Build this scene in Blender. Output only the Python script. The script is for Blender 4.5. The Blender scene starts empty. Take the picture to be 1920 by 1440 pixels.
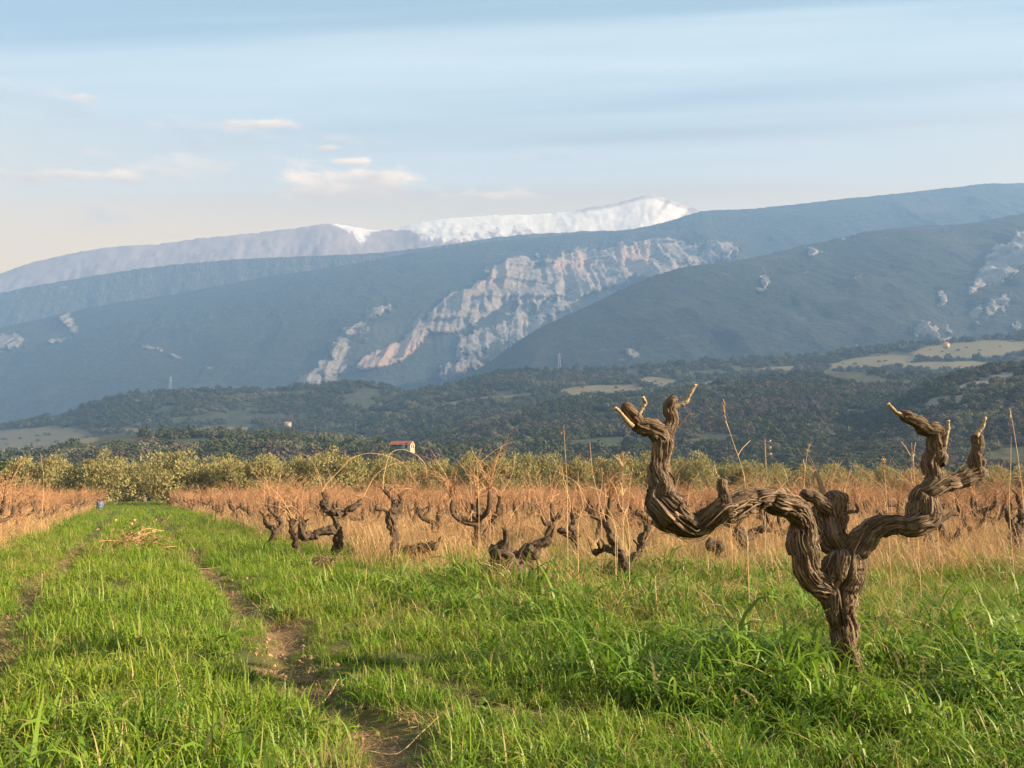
import bpy, math, random
import numpy as np
from mathutils import Vector

# ------------------------------------------------------------------ camera, sky, sun, exposure
SC = bpy.context.scene
COL = SC.collection
SUN_AZ, SUN_EL = math.radians(102), math.radians(21)
CAM_H, FPX = 0.85, 1600.0                      # focal length in pixels of a 1920 px wide frame
PITCH = math.atan(205 / FPX)

cam = bpy.data.cameras.new('camera')
cam.sensor_width = 36.0
cam.lens = FPX / 1920 * 36.0
cam.clip_start, cam.clip_end = 0.05, 60000
cam_ob = bpy.data.objects.new('camera', cam)
cam_ob.location = (0, 0, CAM_H)
cam_ob.rotation_euler = (math.pi / 2 + PITCH, 0, 0)
COL.objects.link(cam_ob)
SC.camera = cam_ob

world = bpy.data.worlds.new('World')
SC.world = world
world.use_nodes = True
WN, WL = world.node_tree.nodes, world.node_tree.links


def wnode(t, **kw):
    n = WN.new(t)
    for k, v in kw.items():
        setattr(n, k, v)
    return n


def wmath(op, a, b=None, clamp=False):
    n = wnode('ShaderNodeMath', operation=op, use_clamp=clamp)
    for i, v in enumerate((a, b)):
        if v is None:
            continue
        if isinstance(v, (int, float)):
            n.inputs[i].default_value = v
        else:
            WL.new(v, n.inputs[i])
    return n.outputs[0]


def build_sky():
    bg = WN['Background']
    bg.inputs[1].default_value = 0.05
    sky = wnode('ShaderNodeTexSky', sky_type='NISHITA', sun_disc=False)
    sky.sun_elevation, sky.sun_rotation = SUN_EL, SUN_AZ
    sky.altitude, sky.air_density, sky.dust_density, sky.ozone_density = 200, 1.0, 1.6, 1.6
    tc = wnode('ShaderNodeTexCoord')
    sep = wnode('ShaderNodeSeparateXYZ')
    WL.new(tc.outputs['Generated'], sep.inputs[0])
    x, y, z = sep.outputs

    def noise(scale, sx, sz, shear, detail=4, rough=.55, off=0.0, dist=0.0):
        c = wnode('ShaderNodeCombineXYZ')
        WL.new(wmath('MULTIPLY', x, sx), c.inputs[0])
        WL.new(wmath('MULTIPLY', y, sx), c.inputs[1])
        zz = wmath('ADD', wmath('MULTIPLY', z, sz), wmath('MULTIPLY', x, shear))
        WL.new(wmath('ADD', zz, off), c.inputs[2])
        n = wnode('ShaderNodeTexNoise')
        n.inputs['Scale'].default_value = scale
        n.inputs['Detail'].default_value = detail
        n.inputs['Roughness'].default_value = rough
        n.inputs['Distortion'].default_value = dist
        WL.new(c.outputs[0], n.inputs['Vector'])
        return n.outputs['Fac']

    def plane_noise(scale, su, sv, shear, detail, rough, off):
        # a flat sheet of high cloud: the sky direction cut by a level plane
        zc = wmath('MAXIMUM', z, .06)
        u, v = wmath('DIVIDE', x, zc), wmath('DIVIDE', y, zc)
        c = wnode('ShaderNodeCombineXYZ')
        WL.new(wmath('MULTIPLY', u, su), c.inputs[0])
        WL.new(wmath('ADD', wmath('MULTIPLY', v, sv), wmath('ADD', wmath('MULTIPLY', u, shear), off)), c.inputs[1])
        n = wnode('ShaderNodeTexNoise')
        n.inputs['Scale'].default_value = scale
        n.inputs['Detail'].default_value = detail
        n.inputs['Roughness'].default_value = rough
        WL.new(c.outputs[0], n.inputs['Vector'])
        return n.outputs['Fac']

    def ramp(v, a, b):
        m = wnode('ShaderNodeMapRange', interpolation_type='SMOOTHSTEP')
        m.inputs['From Min'].default_value, m.inputs['From Max'].default_value = a, b
        WL.new(v, m.inputs['Value'])
        return m.outputs[0]

    def mix(f, a, bcol):
        m = wnode('ShaderNodeMix', data_type='RGBA')
        if isinstance(f, float):
            m.inputs[0].default_value = f
        else:
            WL.new(f, m.inputs[0])
        WL.new(a, m.inputs[6])
        if isinstance(bcol, tuple):
            m.inputs[7].default_value = (*bcol, 1)
        else:
            WL.new(bcol, m.inputs[7])
        return m.outputs[2]

    # a thin even veil of high cloud, long streaks of cirrus in it, a few small low clouds
    col = mix(0.42, sky.outputs[0], (4.0, 4.9, 4.4))
    low = ramp(z, 0.46, 0.22)
    col = mix(wmath('MULTIPLY', low, 0.92), col, (9.6, 6.0, 2.2))
    streak = ramp(plane_noise(1.0, .14, 2.1, .16, 4, .55, 2.35), .39, .57)
    fine = ramp(plane_noise(1.0, .5, 4.0, .35, 5, .6, 3.1), .25, .80)
    f = wmath('MULTIPLY', streak, wmath('ADD', wmath('MULTIPLY', fine, .55), .45))
    high = ramp(z, .22, .42)
    col = mix(wmath('MULTIPLY', wmath('MULTIPLY', f, high), .8), col, (5.9, 6.0, 5.5))
    # a few small heaped clouds far off, low over the range on the left
    a, e = wmath('DIVIDE', x, wmath('MAXIMUM', y, .01)), wmath('DIVIDE', z, wmath('MAXIMUM', y, .01))
    puff = noise(17.0, 1.0, 2.6, 0.0, 6, .62, 1.7, .2)
    tops = noise(17.0, 1.0, 2.6, 0.0, 6, .62, 1.62, .2)
    ahead = ramp(y, 0.05, .2)
    for px, py, rx, ry, k in ((660, 350, 125, 44, 1.0), (150, 330, 150, 16, .8), (492, 234, 95, 15, .8), (612, 278, 34, 9, .9), (655, 305, 40, 10, .9), (905, 368, 120, 14, .7), (330, 322, 130, 34, .4),
                              (150, 184, 34, 7, .5)):
        dx, dy, dz = (px - 960), FPX * math.cos(PITCH) - (720 - py) * math.sin(PITCH), FPX * math.sin(PITCH) + (720 - py) * math.cos(PITCH)
        da = wmath('MULTIPLY', wmath('SUBTRACT', a, dx / dy), FPX / rx)
        de = wmath('MULTIPLY', wmath('SUBTRACT', e, dz / dy), FPX / ry)
        d = wmath('SQRT', wmath('ADD', wmath('MULTIPLY', da, da), wmath('MULTIPLY', de, de)))
        edge = wmath('ADD', d, wmath('MULTIPLY', wmath('SUBTRACT', puff, .5), -4.2))
        fcl = wmath('MULTIPLY', wmath('MULTIPLY', ramp(edge, 1.15, .35), k * .85), ahead)
        lit = ramp(wmath('ADD', de, wmath('MULTIPLY', wmath('SUBTRACT', tops, .5), 3.0)), -.5, .9)
        col = mix(fcl, col, mix(lit, wrgb((6.6, 4.5, 2.6)), (11.0, 7.6, 4.4)))
    # wisps: noise cut by a band of height
    cn = noise(8.5, 1.0, 4.2, 0.1, 6, .58, 5.2, .1)
    band = wmath('MULTIPLY', ramp(z, .25, .29), ramp(z, .44, .37))
    side = ramp(x, .18, -.08)
    cl = wmath('MULTIPLY', wmath('MULTIPLY', ramp(cn, .55, .66), band), side)
    shade = ramp(noise(8.5, 1.0, 4.2, 0.1, 6, .58, 5.24, .1), .50, .62)
    ccol = mix(shade, wrgb((8.6, 6.4, 4.6)), (4.2, 3.5, 3.0))
    col = mix(wmath('MULTIPLY', cl, .3), col, ccol)
    WL.new(col, bg.inputs[0])


def wrgb(c):
    n = wnode('ShaderNodeRGB')
    n.outputs[0].default_value = (*c, 1)
    return n.outputs[0]


build_sky()

sun = bpy.data.lights.new('sun', 'SUN')
sun.energy, sun.angle, sun.color = 5.0, math.radians(0.6), (1.0, 0.74, 0.47)
sun_ob = bpy.data.objects.new('sun', sun)
SUN_DIR = Vector((math.sin(SUN_AZ) * math.cos(SUN_EL), math.cos(SUN_AZ) * math.cos(SUN_EL), math.sin(SUN_EL)))
sun_ob.rotation_euler = SUN_DIR.to_track_quat('Z', 'Y').to_euler()
COL.objects.link(sun_ob)

SC.view_settings.view_transform = 'Standard'
SC.view_settings.look = 'None'
SC.view_settings.gamma = 1.0
SC.view_settings.use_curve_mapping = False
SC.view_settings.exposure = 2.08
SC.render.engine = 'CYCLES'
SC.cycles.use_denoising = True
SC.cycles.max_bounces = 6
SC.cycles.diffuse_bounces = 2
SC.cycles.glossy_bounces = 1
SC.cycles.transmission_bounces = 3
SC.cycles.transparent_max_bounces = 6
SC.cycles.volume_bounces = 0
SC.cycles.caustics_reflective = SC.cycles.caustics_refractive = False
SC.cycles.sample_clamp_indirect = 4.0

rng = np.random.default_rng(11)

# ------------------------------------------------------------------ numpy noise and maths
def _h(ix, iy, iz, seed):
    n = (ix.astype(np.int64) * 374761393 + iy.astype(np.int64) * 668265263 + iz.astype(np.int64) * 2147483647 + seed * 974634541) & 0xFFFFFFFF
    n = ((n ^ (n >> 13)) * 1274126177) & 0xFFFFFFFF
    n = ((n ^ (n >> 16)) * 2246822519) & 0xFFFFFFFF
    n = n ^ (n >> 15)
    return (n & 0xFFFFFF).astype(np.float64) / 0x7FFFFF - 1.0


def noise3(x, y, z=0.0, seed=0):
    x, y, z = np.broadcast_arrays(np.asarray(x, float), np.asarray(y, float), np.asarray(z, float))
    ix, iy, iz = np.floor(x), np.floor(y), np.floor(z)
    fx, fy, fz = x - ix, y - iy, z - iz
    ux, uy, uz = [t * t * t * (t * (t * 6 - 15) + 10) for t in (fx, fy, fz)]
    r = 0
    for dx in (0, 1):
        for dy in (0, 1):
            for dz in (0, 1):
                w = (ux if dx else 1 - ux) * (uy if dy else 1 - uy) * (uz if dz else 1 - uz)
                r = r + w * _h(ix + dx, iy + dy, iz + dz, seed)
    return r


def fbm(x, y, z=0.0, octs=4, seed=0, gain=.5, ridged=False):
    a, s, r = 1.0, 0.0, 0.0
    for o in range(octs):
        f = 2.03 ** o
        n = noise3(np.asarray(x) * f + 17.3 * o, np.asarray(y) * f - 9.1 * o, np.asarray(z) * f + 5.7 * o, seed + o)
        if ridged:
            n = 1 - 2 * np.abs(n)
        r = r + a * n
        s += a
        a *= gain
    return r / s


def sstep(a, b, x):
    t = np.clip((np.asarray(x, float) - a) / (b - a), 0, 1)
    return t * t * (3 - 2 * t)


def interp(pts, x):
    p = np.array(pts, float)
    return np.interp(x, p[:, 0], p[:, 1])


def smooth_interp(pts, x):
    p = np.array(pts, float)
    d = np.gradient(p[:, 1], p[:, 0])
    i = np.clip(np.searchsorted(p[:, 0], x) - 1, 0, len(p) - 2)
    h = p[i + 1, 0] - p[i, 0]
    t = np.clip((x - p[i, 0]) / h, 0, 1)
    return ((2 * t**3 - 3 * t**2 + 1) * p[i, 1] + (t**3 - 2 * t**2 + t) * h * d[i]
            + (-2 * t**3 + 3 * t**2) * p[i + 1, 1] + (t**3 - t**2) * h * d[i + 1])


CP, SP = math.cos(PITCH), math.sin(PITCH)


def at(px, py, Y):
    """the point at distance Y in front of the camera that lies on a line of sight"""
    dx, dy, dz = (px - 960), FPX * CP - (720 - py) * SP, FPX * SP + (720 - py) * CP
    k = Y / dy
    return np.array([dx * k, Y + 0 * dx, CAM_H + dz * k]) if np.ndim(px) == 0 else np.stack([dx * k, Y + 0 * dx, CAM_H + dz * k], -1)


def to_px(P):
    x, y, z = P[..., 0], P[..., 1], P[..., 2] - CAM_H
    f = y * CP + z * SP
    u = -y * SP + z * CP
    return 960 + FPX * x / f, 720 - FPX * u / f


def ground_at(px, py):
    dx, dy, dz = (px - 960), FPX * CP - (720 - py) * SP, FPX * SP + (720 - py) * CP
    k = -CAM_H / dz
    return dx * k, dy * k


# ------------------------------------------------------------------ objects and materials
def tag(o, label=None, cat=None, group=None, kind=None):
    for k, v in (('label', label), ('category', cat), ('group', group), ('kind', kind)):
        if v:
            o[k] = v
    return o


def mesh_from(name, V, F, mat=None, smooth=False, attrs=None):
    """V (n,3) floats; F an (m,k) int array or a list of such arrays"""
    V = np.ascontiguousarray(V, np.float32)
    Fs = F if isinstance(F, list) else [F]
    Fs = [np.asarray(f, np.int32) for f in Fs if len(f)]
    me = bpy.data.meshes.new(name)
    me.vertices.add(len(V))
    me.vertices.foreach_set('co', V.ravel())
    nl = sum(f.size for f in Fs)
    npoly = sum(len(f) for f in Fs)
    me.loops.add(nl)
    me.loops.foreach_set('vertex_index', np.concatenate([f.ravel() for f in Fs]) if Fs else [])
    me.polygons.add(npoly)
    tot = np.concatenate([np.full(len(f), f.shape[1], np.int32) for f in Fs])
    me.polygons.foreach_set('loop_start', np.concatenate([[0], np.cumsum(tot)[:-1]]).astype(np.int32))
    if smooth:
        me.polygons.foreach_set('use_smooth', np.ones(npoly, bool))
    for k, a in (attrs or {}).items():
        a = np.asarray(a, np.float32)
        if a.ndim == 1:
            me.attributes.new(k, 'FLOAT', 'POINT').data.foreach_set('value', a)
        elif a.shape[1] == 3:
            me.attributes.new(k, 'FLOAT_VECTOR', 'POINT').data.foreach_set('vector', a.ravel())
    me.update(calc_edges=True)
    if mat:
        me.materials.append(mat)
    return me


def link(name, me, parent=None, loc=None):
    o = bpy.data.objects.new(name, me)
    COL.objects.link(o)
    if parent is not None:
        o.parent = parent
    if loc is not None:
        o.location = loc
    return o


class Parts:
    """collects pieces of mesh that become one part"""
    def __init__(self):
        self.V, self.F3, self.F4, self.n, self.A = [], [], [], 0, []

    def add(self, V, F, a=None):
        F = np.asarray(F)
        (self.F3 if F.shape[1] == 3 else self.F4).append(F + self.n)
        self.V.append(np.asarray(V, float))
        self.A.append(np.zeros(len(V)) if a is None else np.broadcast_to(np.asarray(a, float), (len(V),)))
        self.n += len(V)

    def mesh(self, name, mat, smooth=False):
        F = [np.concatenate(f) for f in (self.F3, self.F4) if f]
        return mesh_from(name, np.concatenate(self.V), F, mat, smooth, {'var': np.concatenate(self.A)})


def grid_faces(nu, nv, wrap=False):
    """faces of a grid whose vertices are stored [u][v]; wrap joins the last v to the first"""
    i, j = np.meshgrid(np.arange(nu - 1), np.arange(nv if wrap else nv - 1), indexing='ij')
    j2 = (j + 1) % nv
    return np.stack([i * nv + j, (i + 1) * nv + j, (i + 1) * nv + j2, i * nv + j2], -1).reshape(-1, 4)


class Mat:
    def __init__(self, name):
        self.m = bpy.data.materials.new(name)
        self.m.use_nodes = True
        self.N, self.L = self.m.node_tree.nodes, self.m.node_tree.links
        self.b = self.N['Principled BSDF']
        self.b.inputs['Roughness'].default_value = .9
        self.b.inputs['Specular IOR Level'].default_value = .15
        self.out = self.N['Material Output']

    def node(self, t, **kw):
        n = self.N.new(t)
        for k, v in kw.items():
            setattr(n, k, v)
        return n

    def put(self, sock, v):
        if isinstance(v, (int, float)):
            sock.default_value = v
        elif isinstance(v, tuple):
            sock.default_value = (*v, 1) if len(sock.default_value) == 4 and len(v) == 3 else v
        else:
            self.L.new(v, sock)

    def attr(self, name, vec=False):
        n = self.node('ShaderNodeAttribute', attribute_name=name)
        return n.outputs['Vector' if vec else 'Fac']

    def pos(self):
        return self.node('ShaderNodeNewGeometry').outputs['Position']

    def obj(self):
        return self.node('ShaderNodeTexCoord').outputs['Object']

    def rand(self):
        return self.node('ShaderNodeObjectInfo').outputs['Random']

    def noise(self, vec, scale, detail=3, rough=.55, stretch=None, dist=0.0):
        if stretch:
            mp = self.node('ShaderNodeMapping')
            mp.inputs['Scale'].default_value = stretch
            self.L.new(vec, mp.inputs[0])
            vec = mp.outputs[0]
        n = self.node('ShaderNodeTexNoise')
        n.inputs['Scale'].default_value = scale
        n.inputs['Detail'].default_value = detail
        n.inputs['Roughness'].default_value = rough
        n.inputs['Distortion'].default_value = dist
        self.L.new(vec, n.inputs['Vector'])
        return n.outputs['Fac']

    def math(self, op, a, b=0.0, clamp=False):
        n = self.node('ShaderNodeMath', operation=op, use_clamp=clamp)
        self.put(n.inputs[0], a)
        self.put(n.inputs[1], b)
        return n.outputs[0]

    def ramp(self, v, a, b, c=0.0, d=1.0):
        n = self.node('ShaderNodeMapRange', interpolation_type='SMOOTHSTEP')
        for i, q in zip((1, 2, 3, 4), (a, b, c, d)):
            n.inputs[i].default_value = q
        self.put(n.inputs[0], v)
        return n.outputs[0]

    def mix(self, f, a, b):
        n = self.node('ShaderNodeMix', data_type='RGBA')
        self.put(n.inputs[0], f)
        self.put(n.inputs[6], a)
        self.put(n.inputs[7], b)
        return n.outputs[2]

    def colour(self, c):
        self.put(self.b.inputs['Base Color'], c)
        self.c = c
        return self

    def bump(self, h, strength=.5, dist=.01):
        n = self.node('ShaderNodeBump')
        n.inputs['Strength'].default_value = strength
        n.inputs['Distance'].default_value = dist
        self.L.new(h, n.inputs['Height'])
        self.L.new(n.outputs[0], self.b.inputs['Normal'])
        return self

    def translucent(self, f=.35, c=None):
        t = self.node('ShaderNodeBsdfTranslucent')
        self.put(t.inputs[0], self.c if c is None else c)
        ms = self.node('ShaderNodeMixShader')
        ms.inputs[0].default_value = f
        self.L.new(self.b.outputs[0], ms.inputs[1])
        self.L.new(t.outputs[0], ms.inputs[2])
        self.L.new(ms.outputs[0], self.out.inputs['Surface'])
        return self

    def rough(self, r, spec=None):
        self.b.inputs['Roughness'].default_value = r
        if spec is not None:
            self.b.inputs['Specular IOR Level'].default_value = spec
        return self


def scatter(name, protos, P, rot, scl, k, kind='stuff', label=None, cat=None):
    """one object of uncountable stuff: the meshes in protos set on the points P"""
    P = np.ascontiguousarray(P, np.float32)
    me = bpy.data.meshes.new(name)
    me.vertices.add(len(P))
    me.vertices.foreach_set('co', P.ravel())
    me.attributes.new('rot', 'FLOAT_VECTOR', 'POINT').data.foreach_set('vector', np.ascontiguousarray(rot, np.float32).ravel())
    scl = np.asarray(scl, np.float32)
    if scl.ndim == 1:
        scl = np.repeat(scl[:, None], 3, 1)
    me.attributes.new('scl', 'FLOAT_VECTOR', 'POINT').data.foreach_set('vector', np.ascontiguousarray(scl).ravel())
    me.attributes.new('kk', 'INT', 'POINT').data.foreach_set('value', np.ascontiguousarray(k, np.int32))
    ng = bpy.data.node_groups.new(name, 'GeometryNodeTree')
    ng.interface.new_socket('Geometry', in_out='INPUT', socket_type='NodeSocketGeometry')
    ng.interface.new_socket('Geometry', in_out='OUTPUT', socket_type='NodeSocketGeometry')
    N, L = ng.nodes, ng.links
    gi, go, join = N.new('NodeGroupInput'), N.new('NodeGroupOutput'), N.new('GeometryNodeJoinGeometry')

    def na(nm, t):
        n = N.new('GeometryNodeInputNamedAttribute')
        n.data_type = t
        n.inputs['Name'].default_value = nm
        return n.outputs['Attribute']
    r = N.new('FunctionNodeEulerToRotation')
    L.new(na('rot', 'FLOAT_VECTOR'), r.inputs[0])
    s, kk = na('scl', 'FLOAT_VECTOR'), na('kk', 'INT')
    for i, pm in enumerate(protos):
        po = bpy.data.objects.new(pm.name, pm)
        oi = N.new('GeometryNodeObjectInfo')
        oi.inputs['Object'].default_value = po
        cmp_ = N.new('FunctionNodeCompare')
        cmp_.data_type, cmp_.operation = 'INT', 'EQUAL'
        ins = [q for q in cmp_.inputs if q.type == 'INT']
        L.new(kk, ins[0])
        ins[1].default_value = i
        ip = N.new('GeometryNodeInstanceOnPoints')
        L.new(gi.outputs[0], ip.inputs['Points'])
        L.new(cmp_.outputs[0], ip.inputs['Selection'])
        L.new(oi.outputs['Geometry'], ip.inputs['Instance'])
        L.new(r.outputs[0], ip.inputs['Rotation'])
        L.new(s, ip.inputs['Scale'])
        L.new(ip.outputs[0], join.inputs[0])
    L.new(join.outputs[0], go.inputs[0])
    o = link(name, me)
    md = o.modifiers.new('scatter', 'NODES')
    md.node_group = ng
    return tag(o, label, cat, kind=kind)


# ------------------------------------------------------------------ the field: one sheet of ground with a track worn into it
TRK = .44                                      # the track runs along X = c - TRK * Y
RUTS = (.85, -.74)


def track_c(x, y):
    return np.asarray(x) + TRK * np.asarray(y) + .11 * noise3(np.asarray(x) * 1.3, np.asarray(y) * 1.3, 0, 44) * sstep(25, 8, y) + .05 * np.sin(np.asarray(y) * .9) * sstep(30, 4, y)


def rut(c):
    return np.maximum(np.exp(-((c - RUTS[0]) / .125) ** 2), np.exp(-((c - RUTS[1]) / .125) ** 2))


def gz(x, y):
    x, y = np.asarray(x, float), np.asarray(y, float)
    c = track_c(x, y)
    near = sstep(60, 15, y)
    z = -.06 * rut(c) * near
    z = z + .05 * np.exp(-((c - .05) / .42) ** 2) * near
    z = z + (.055 * fbm(x * .8, y * .8, 0, 3, 5) + .022 * fbm(x * 3, y * 3, 0, 2, 9)) * near
    far = sstep(88, 130, y)
    z = z - 6 * far - .002 * np.maximum(np.abs(x) - 90, 0) * 0
    return z


def build_ground():
    ys = np.concatenate([np.linspace(-30, 1.2, 16)[:-1], np.geomspace(1.2, 100, 300), np.geomspace(104, 5550, 26)])
    s = np.concatenate([np.linspace(0, .3, 2)[:-1], np.geomspace(.02, 14, 130)])
    s = np.sort(np.concatenate([np.linspace(-8, 4, 260), np.geomspace(4.1, 3380, 70), -np.geomspace(8.1, 3380, 60)]))
    X, Y = np.meshgrid(s, ys, indexing='ij')
    Z = gz(X, Y)
    m = Mat('field_soil')
    p = m.pos()
    c1 = m.mix(m.ramp(m.noise(p, 1.6, 5, .6), .35, .7), (.10, .062, .034), (.19, .12, .068))
    c1 = m.mix(m.ramp(m.noise(p, 14, 4, .65), .45, .75), c1, (.25, .17, .10))
    green = m.mix(m.noise(p, 9, 3), (.03, .045, .012), (.07, .075, .022))
    col = m.mix(m.attr('soil'), green, c1)
    m.colour(col).bump(m.noise(p, 30, 5, .7), .8, .02)
    soil = np.clip(rut(track_c(X, Y)) * 1.5 * (0.55 + .8 * fbm(X * 1.1, Y * 1.1, 0, 3, 31)), 0, 1)
    o = link('ground', mesh_from('ground', np.stack([X, Y, Z], -1).reshape(-1, 3), grid_faces(*X.shape)[:, ::-1], m.m, True,
                                 {'soil': soil.ravel()}))
    tag(o, kind='structure')


build_ground()

# ------------------------------------------------------------------ hills and mountains
HEIGHT = {}


def in_blob(px, py, blobs):
    """soft membership of slanted ellipses (cx, cy, rx, ry, slope)"""
    r = np.zeros(np.broadcast(px, py).shape)
    for cx, cy, rx, ry, sl in blobs:
        yy = py - cy - sl * (px - cx)
        r = np.maximum(r, 1 - np.sqrt(((px - cx) / rx) ** 2 + (yy / ry) ** 2))
    return r


def ridge(name, crest, dc, db, yb, mat, cols, rows, x0=-125, x1=2045, rough=1.0, gully=0.0, fuzz=0.0, shape=1.0, back=.35,
          cliff=None, attrs=None, seed=0):
    """a hillside that climbs from its foot at distance db to its crest at distance dc and falls away behind.
    crest: skyline points; yb: height of the foot, as it is seen from the field; cliff: function(px, py) -> 0..1"""
    px = np.linspace(x0, x1, cols)
    yc = smooth_interp(crest, px) + fuzz * .8 * fbm(px / 70, 3.3, 0, 2, seed + 3)
    fz = fuzz * 1.3 * fbm(px / 9, 0, 0, 4, seed, .65)
    Dc = interp(dc, px) if isinstance(dc, list) else np.full(cols, float(dc))
    Db = interp(db, px) if isinstance(db, list) else np.full(cols, float(db))
    Yb = interp(yb, px) if isinstance(yb, list) else np.full(cols, float(yb))
    top = at(px, yc, Dc)
    bot = at(px, Yb, Db)
    nb = max(6, rows // 8)
    v = np.concatenate([np.linspace(-.12, 1, rows), 1 + np.linspace(0, back, nb + 1)[1:]])
    V = v[None, :]
    vv = np.clip(V, 0, 1)
    P = bot[:, None, :] + (top - bot)[:, None, :] * V[..., None]
    drop = np.where(V > 1, (V - 1) * 1.1, 0) * (top[:, 2] - bot[:, 2])[:, None]
    foot = np.where(V < 0, V, 0) * 1.5 * (top[:, 2] - bot[:, 2])[:, None]
    P[..., 2] = bot[:, None, 2] + (top - bot)[:, None, 2] * np.where(V < 0, 0, np.where(V > 1, 1, vv ** shape)) - drop + foot
    H = (top[:, 2] - bot[:, 2])[:, None]
    win = np.sin(np.pi * np.clip(vv, 0, 1)) ** .7 * (V <= 1)
    W = np.abs(np.mean(Dc - Db))
    x, y = P[..., 0].copy(), P[..., 1].copy()
    P[..., 2] += win * H * rough * (.10 * fbm(x / W * 1.6, y / W * 1.6, 0, 5, seed + 11) + .03 * fbm(x / W * 9, y / W * 9, 0, 3, seed + 13))
    if gully:
        s = x / W * 3.2 + .6 * fbm(x / W * 2, y / W * 2, 0, 2, seed + 5)
        P[..., 2] += win * H * gully * .09 * fbm(s, y / W * .7, 0, 4, seed + 21, .55, True)
    P[..., 2] -= (fz * Dc / FPX)[:, None] * np.exp(-((V - 1) / .02) ** 2)
    A = {}
    qx, qy = to_px(P)
    if cliff is not None:
        m = np.clip(cliff(qx, qy) * 2.3 + 1.05 * fbm(qx / 16, qy / 22, 0, 5, seed + 31, .7) - .42, 0, 1) * (V < 1) * (cliff(qx, qy) > 0)
        fl = fbm(x / W * 22, P[..., 2] / W * 4, 0, 4, seed + 41, .6, True)
        st = fbm(x / W * 4, P[..., 2] / W * 22, 0, 3, seed + 43, .5)
        soft = sstep(0.0, .5, m)
        P[..., 1] -= soft * W * (.004 + .030 * fl + .018 * np.sign(st) * np.abs(st) ** .5)
        P[..., 0] += soft * W * .008 * st
        A['rock'] = m.ravel()
    else:
        A['rock'] = np.zeros(P.shape[0] * P.shape[1])
    for k, fn in (attrs or {}).items():
        A[k] = fn(qx, qy).ravel()
    o = link(name, mesh_from(name, P.reshape(-1, 3), grid_faces(cols, len(v))[:, ::-1], mat, True, A))
    tag(o, kind='structure')
    return P[:, :rows], qx[:, :rows], qy[:, :rows]


def mountain_mat(name, dark, mid, rock_a, rock_b, scale, warm=None):
    m = Mat(name)
    p = m.pos()
    tree = m.noise(p, scale, 4, .7)
    broad = m.noise(p, scale * .06, 4, .6)
    c = m.mix(m.ramp(tree, .35, .65), dark, mid)
    c = m.mix(m.ramp(broad, .5, .72, 0, .75), c, tuple(.75 * a + .25 * b for a, b in zip(mid, (.16, .13, .10))))
    rk = m.mix(m.ramp(m.noise(p, scale * .5, 5, .7, (1, 1, .22)), .3, .7), rock_a, rock_b)
    rk = m.mix(m.ramp(m.noise(p, scale * .22, 5, .7, (1, 1, .6)), .52, .64, 0, .55), rk, dark)
    if warm:
        rk = m.mix(m.math('MULTIPLY', m.ramp(m.noise(p, scale * .05, 3, .5, (1, 1, .4)), .42, .62), m.attr('warm')), rk, warm)
    edge = m.math('ADD', m.attr('rock'), m.math('MULTIPLY', m.math('SUBTRACT', m.noise(p, scale * .3, 5, .72), .5), 1.1))
    f = m.ramp(edge, .12, .38)
    c = m.mix(f, c, rk)
    m.colour(c).bump(m.noise(p, scale * .8, 5, .75, (1, 1, .5)), 1.0, 1.3 / scale)
    return m


def no(qx, qy):
    return np.zeros(qx.shape)


# far range with the snowy summit
SNOW = [(-260, 575), (0, 512), (60, 492), (130, 477), (200, 464), (300, 457), (400, 444), (480, 437), (560, 427), (620, 419), (655, 423),
        (690, 429), (735, 430), (790, 417), (860, 408), (930, 403), (1000, 402), (1070, 396), (1110, 388), (1160, 380), (1190, 371), (1222, 366),
        (1250, 374), (1285, 386), (1325, 395), (1420, 420), (1600, 470), (2180, 560)]


def snow_attr(qx, qy):
    line = interp([(-260, 0), (610, 0), (640, 8), (675, 24), (700, 4), (730, 2), (770, 8), (800, 26), (850, 36), (900, 40), (1000, 38), (1100, 48),
                   (1200, 75), (1260, 60), (1330, 40), (1500, 0)], qx)
    crest = smooth_interp(SNOW, np.clip(qx, -260, 2180))
    s = 1 - (qy - crest) / np.maximum(line, 1e-3)
    streak = fbm(qx / 11 - qy / 40, qy / 26 - qx / 60, 0, 4, 77, .6)
    fall = sstep(1040, 1110, qx)
    lines_ = noise3((qx + (qy - 366) * .75) / 13, qy / 120, 0, 91)
    s = sstep(-.25, .25, s + (.75 * streak + .5 * fbm(qx / 5, qy / 4, 0, 3, 79)) * (1 - .75 * fall)) * (line > 3)
    bare = fall * sstep(.28, .5, lines_) * sstep(1215, 1250, qx) * .75 + fall * sstep(10, 3, qy - crest) * .7
    return np.clip(s * (1 - bare), 0, 1)


def far_mat():
    m = Mat('far_mountain')
    p = m.pos()
    c = m.mix(m.ramp(m.noise(p, .012, 5, .7), .35, .65), (.25, .215, .22), (.33, .285, .28))
    sn = m.mix(m.ramp(m.noise(p, .02, 5, .7), .35, .7), (.58, .57, .565), (.74, .73, .72))
    c = m.mix(m.attr('snow'), c, sn)
    return m.colour(c).rough(.8).m


ridge('mountain', SNOW, 4950, 4660, [(-260, 640), (0, 600), (1000, 520), (2180, 520)], far_mat(), 760, 90, rough=.55, gully=0, fuzz=1.6,
      attrs={'snow': snow_attr}, seed=101)

m2 = mountain_mat('far_ridge', (.06, .065, .05), (.10, .10, .08), (.3, .28, .26), (.4, .37, .33), .03)  # paler base colours put extra haze on this ridge
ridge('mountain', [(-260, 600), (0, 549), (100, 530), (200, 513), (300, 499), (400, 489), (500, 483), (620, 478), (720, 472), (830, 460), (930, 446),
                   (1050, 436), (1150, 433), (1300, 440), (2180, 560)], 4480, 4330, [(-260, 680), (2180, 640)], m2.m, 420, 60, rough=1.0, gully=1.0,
      fuzz=1.6, seed=131)

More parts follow.
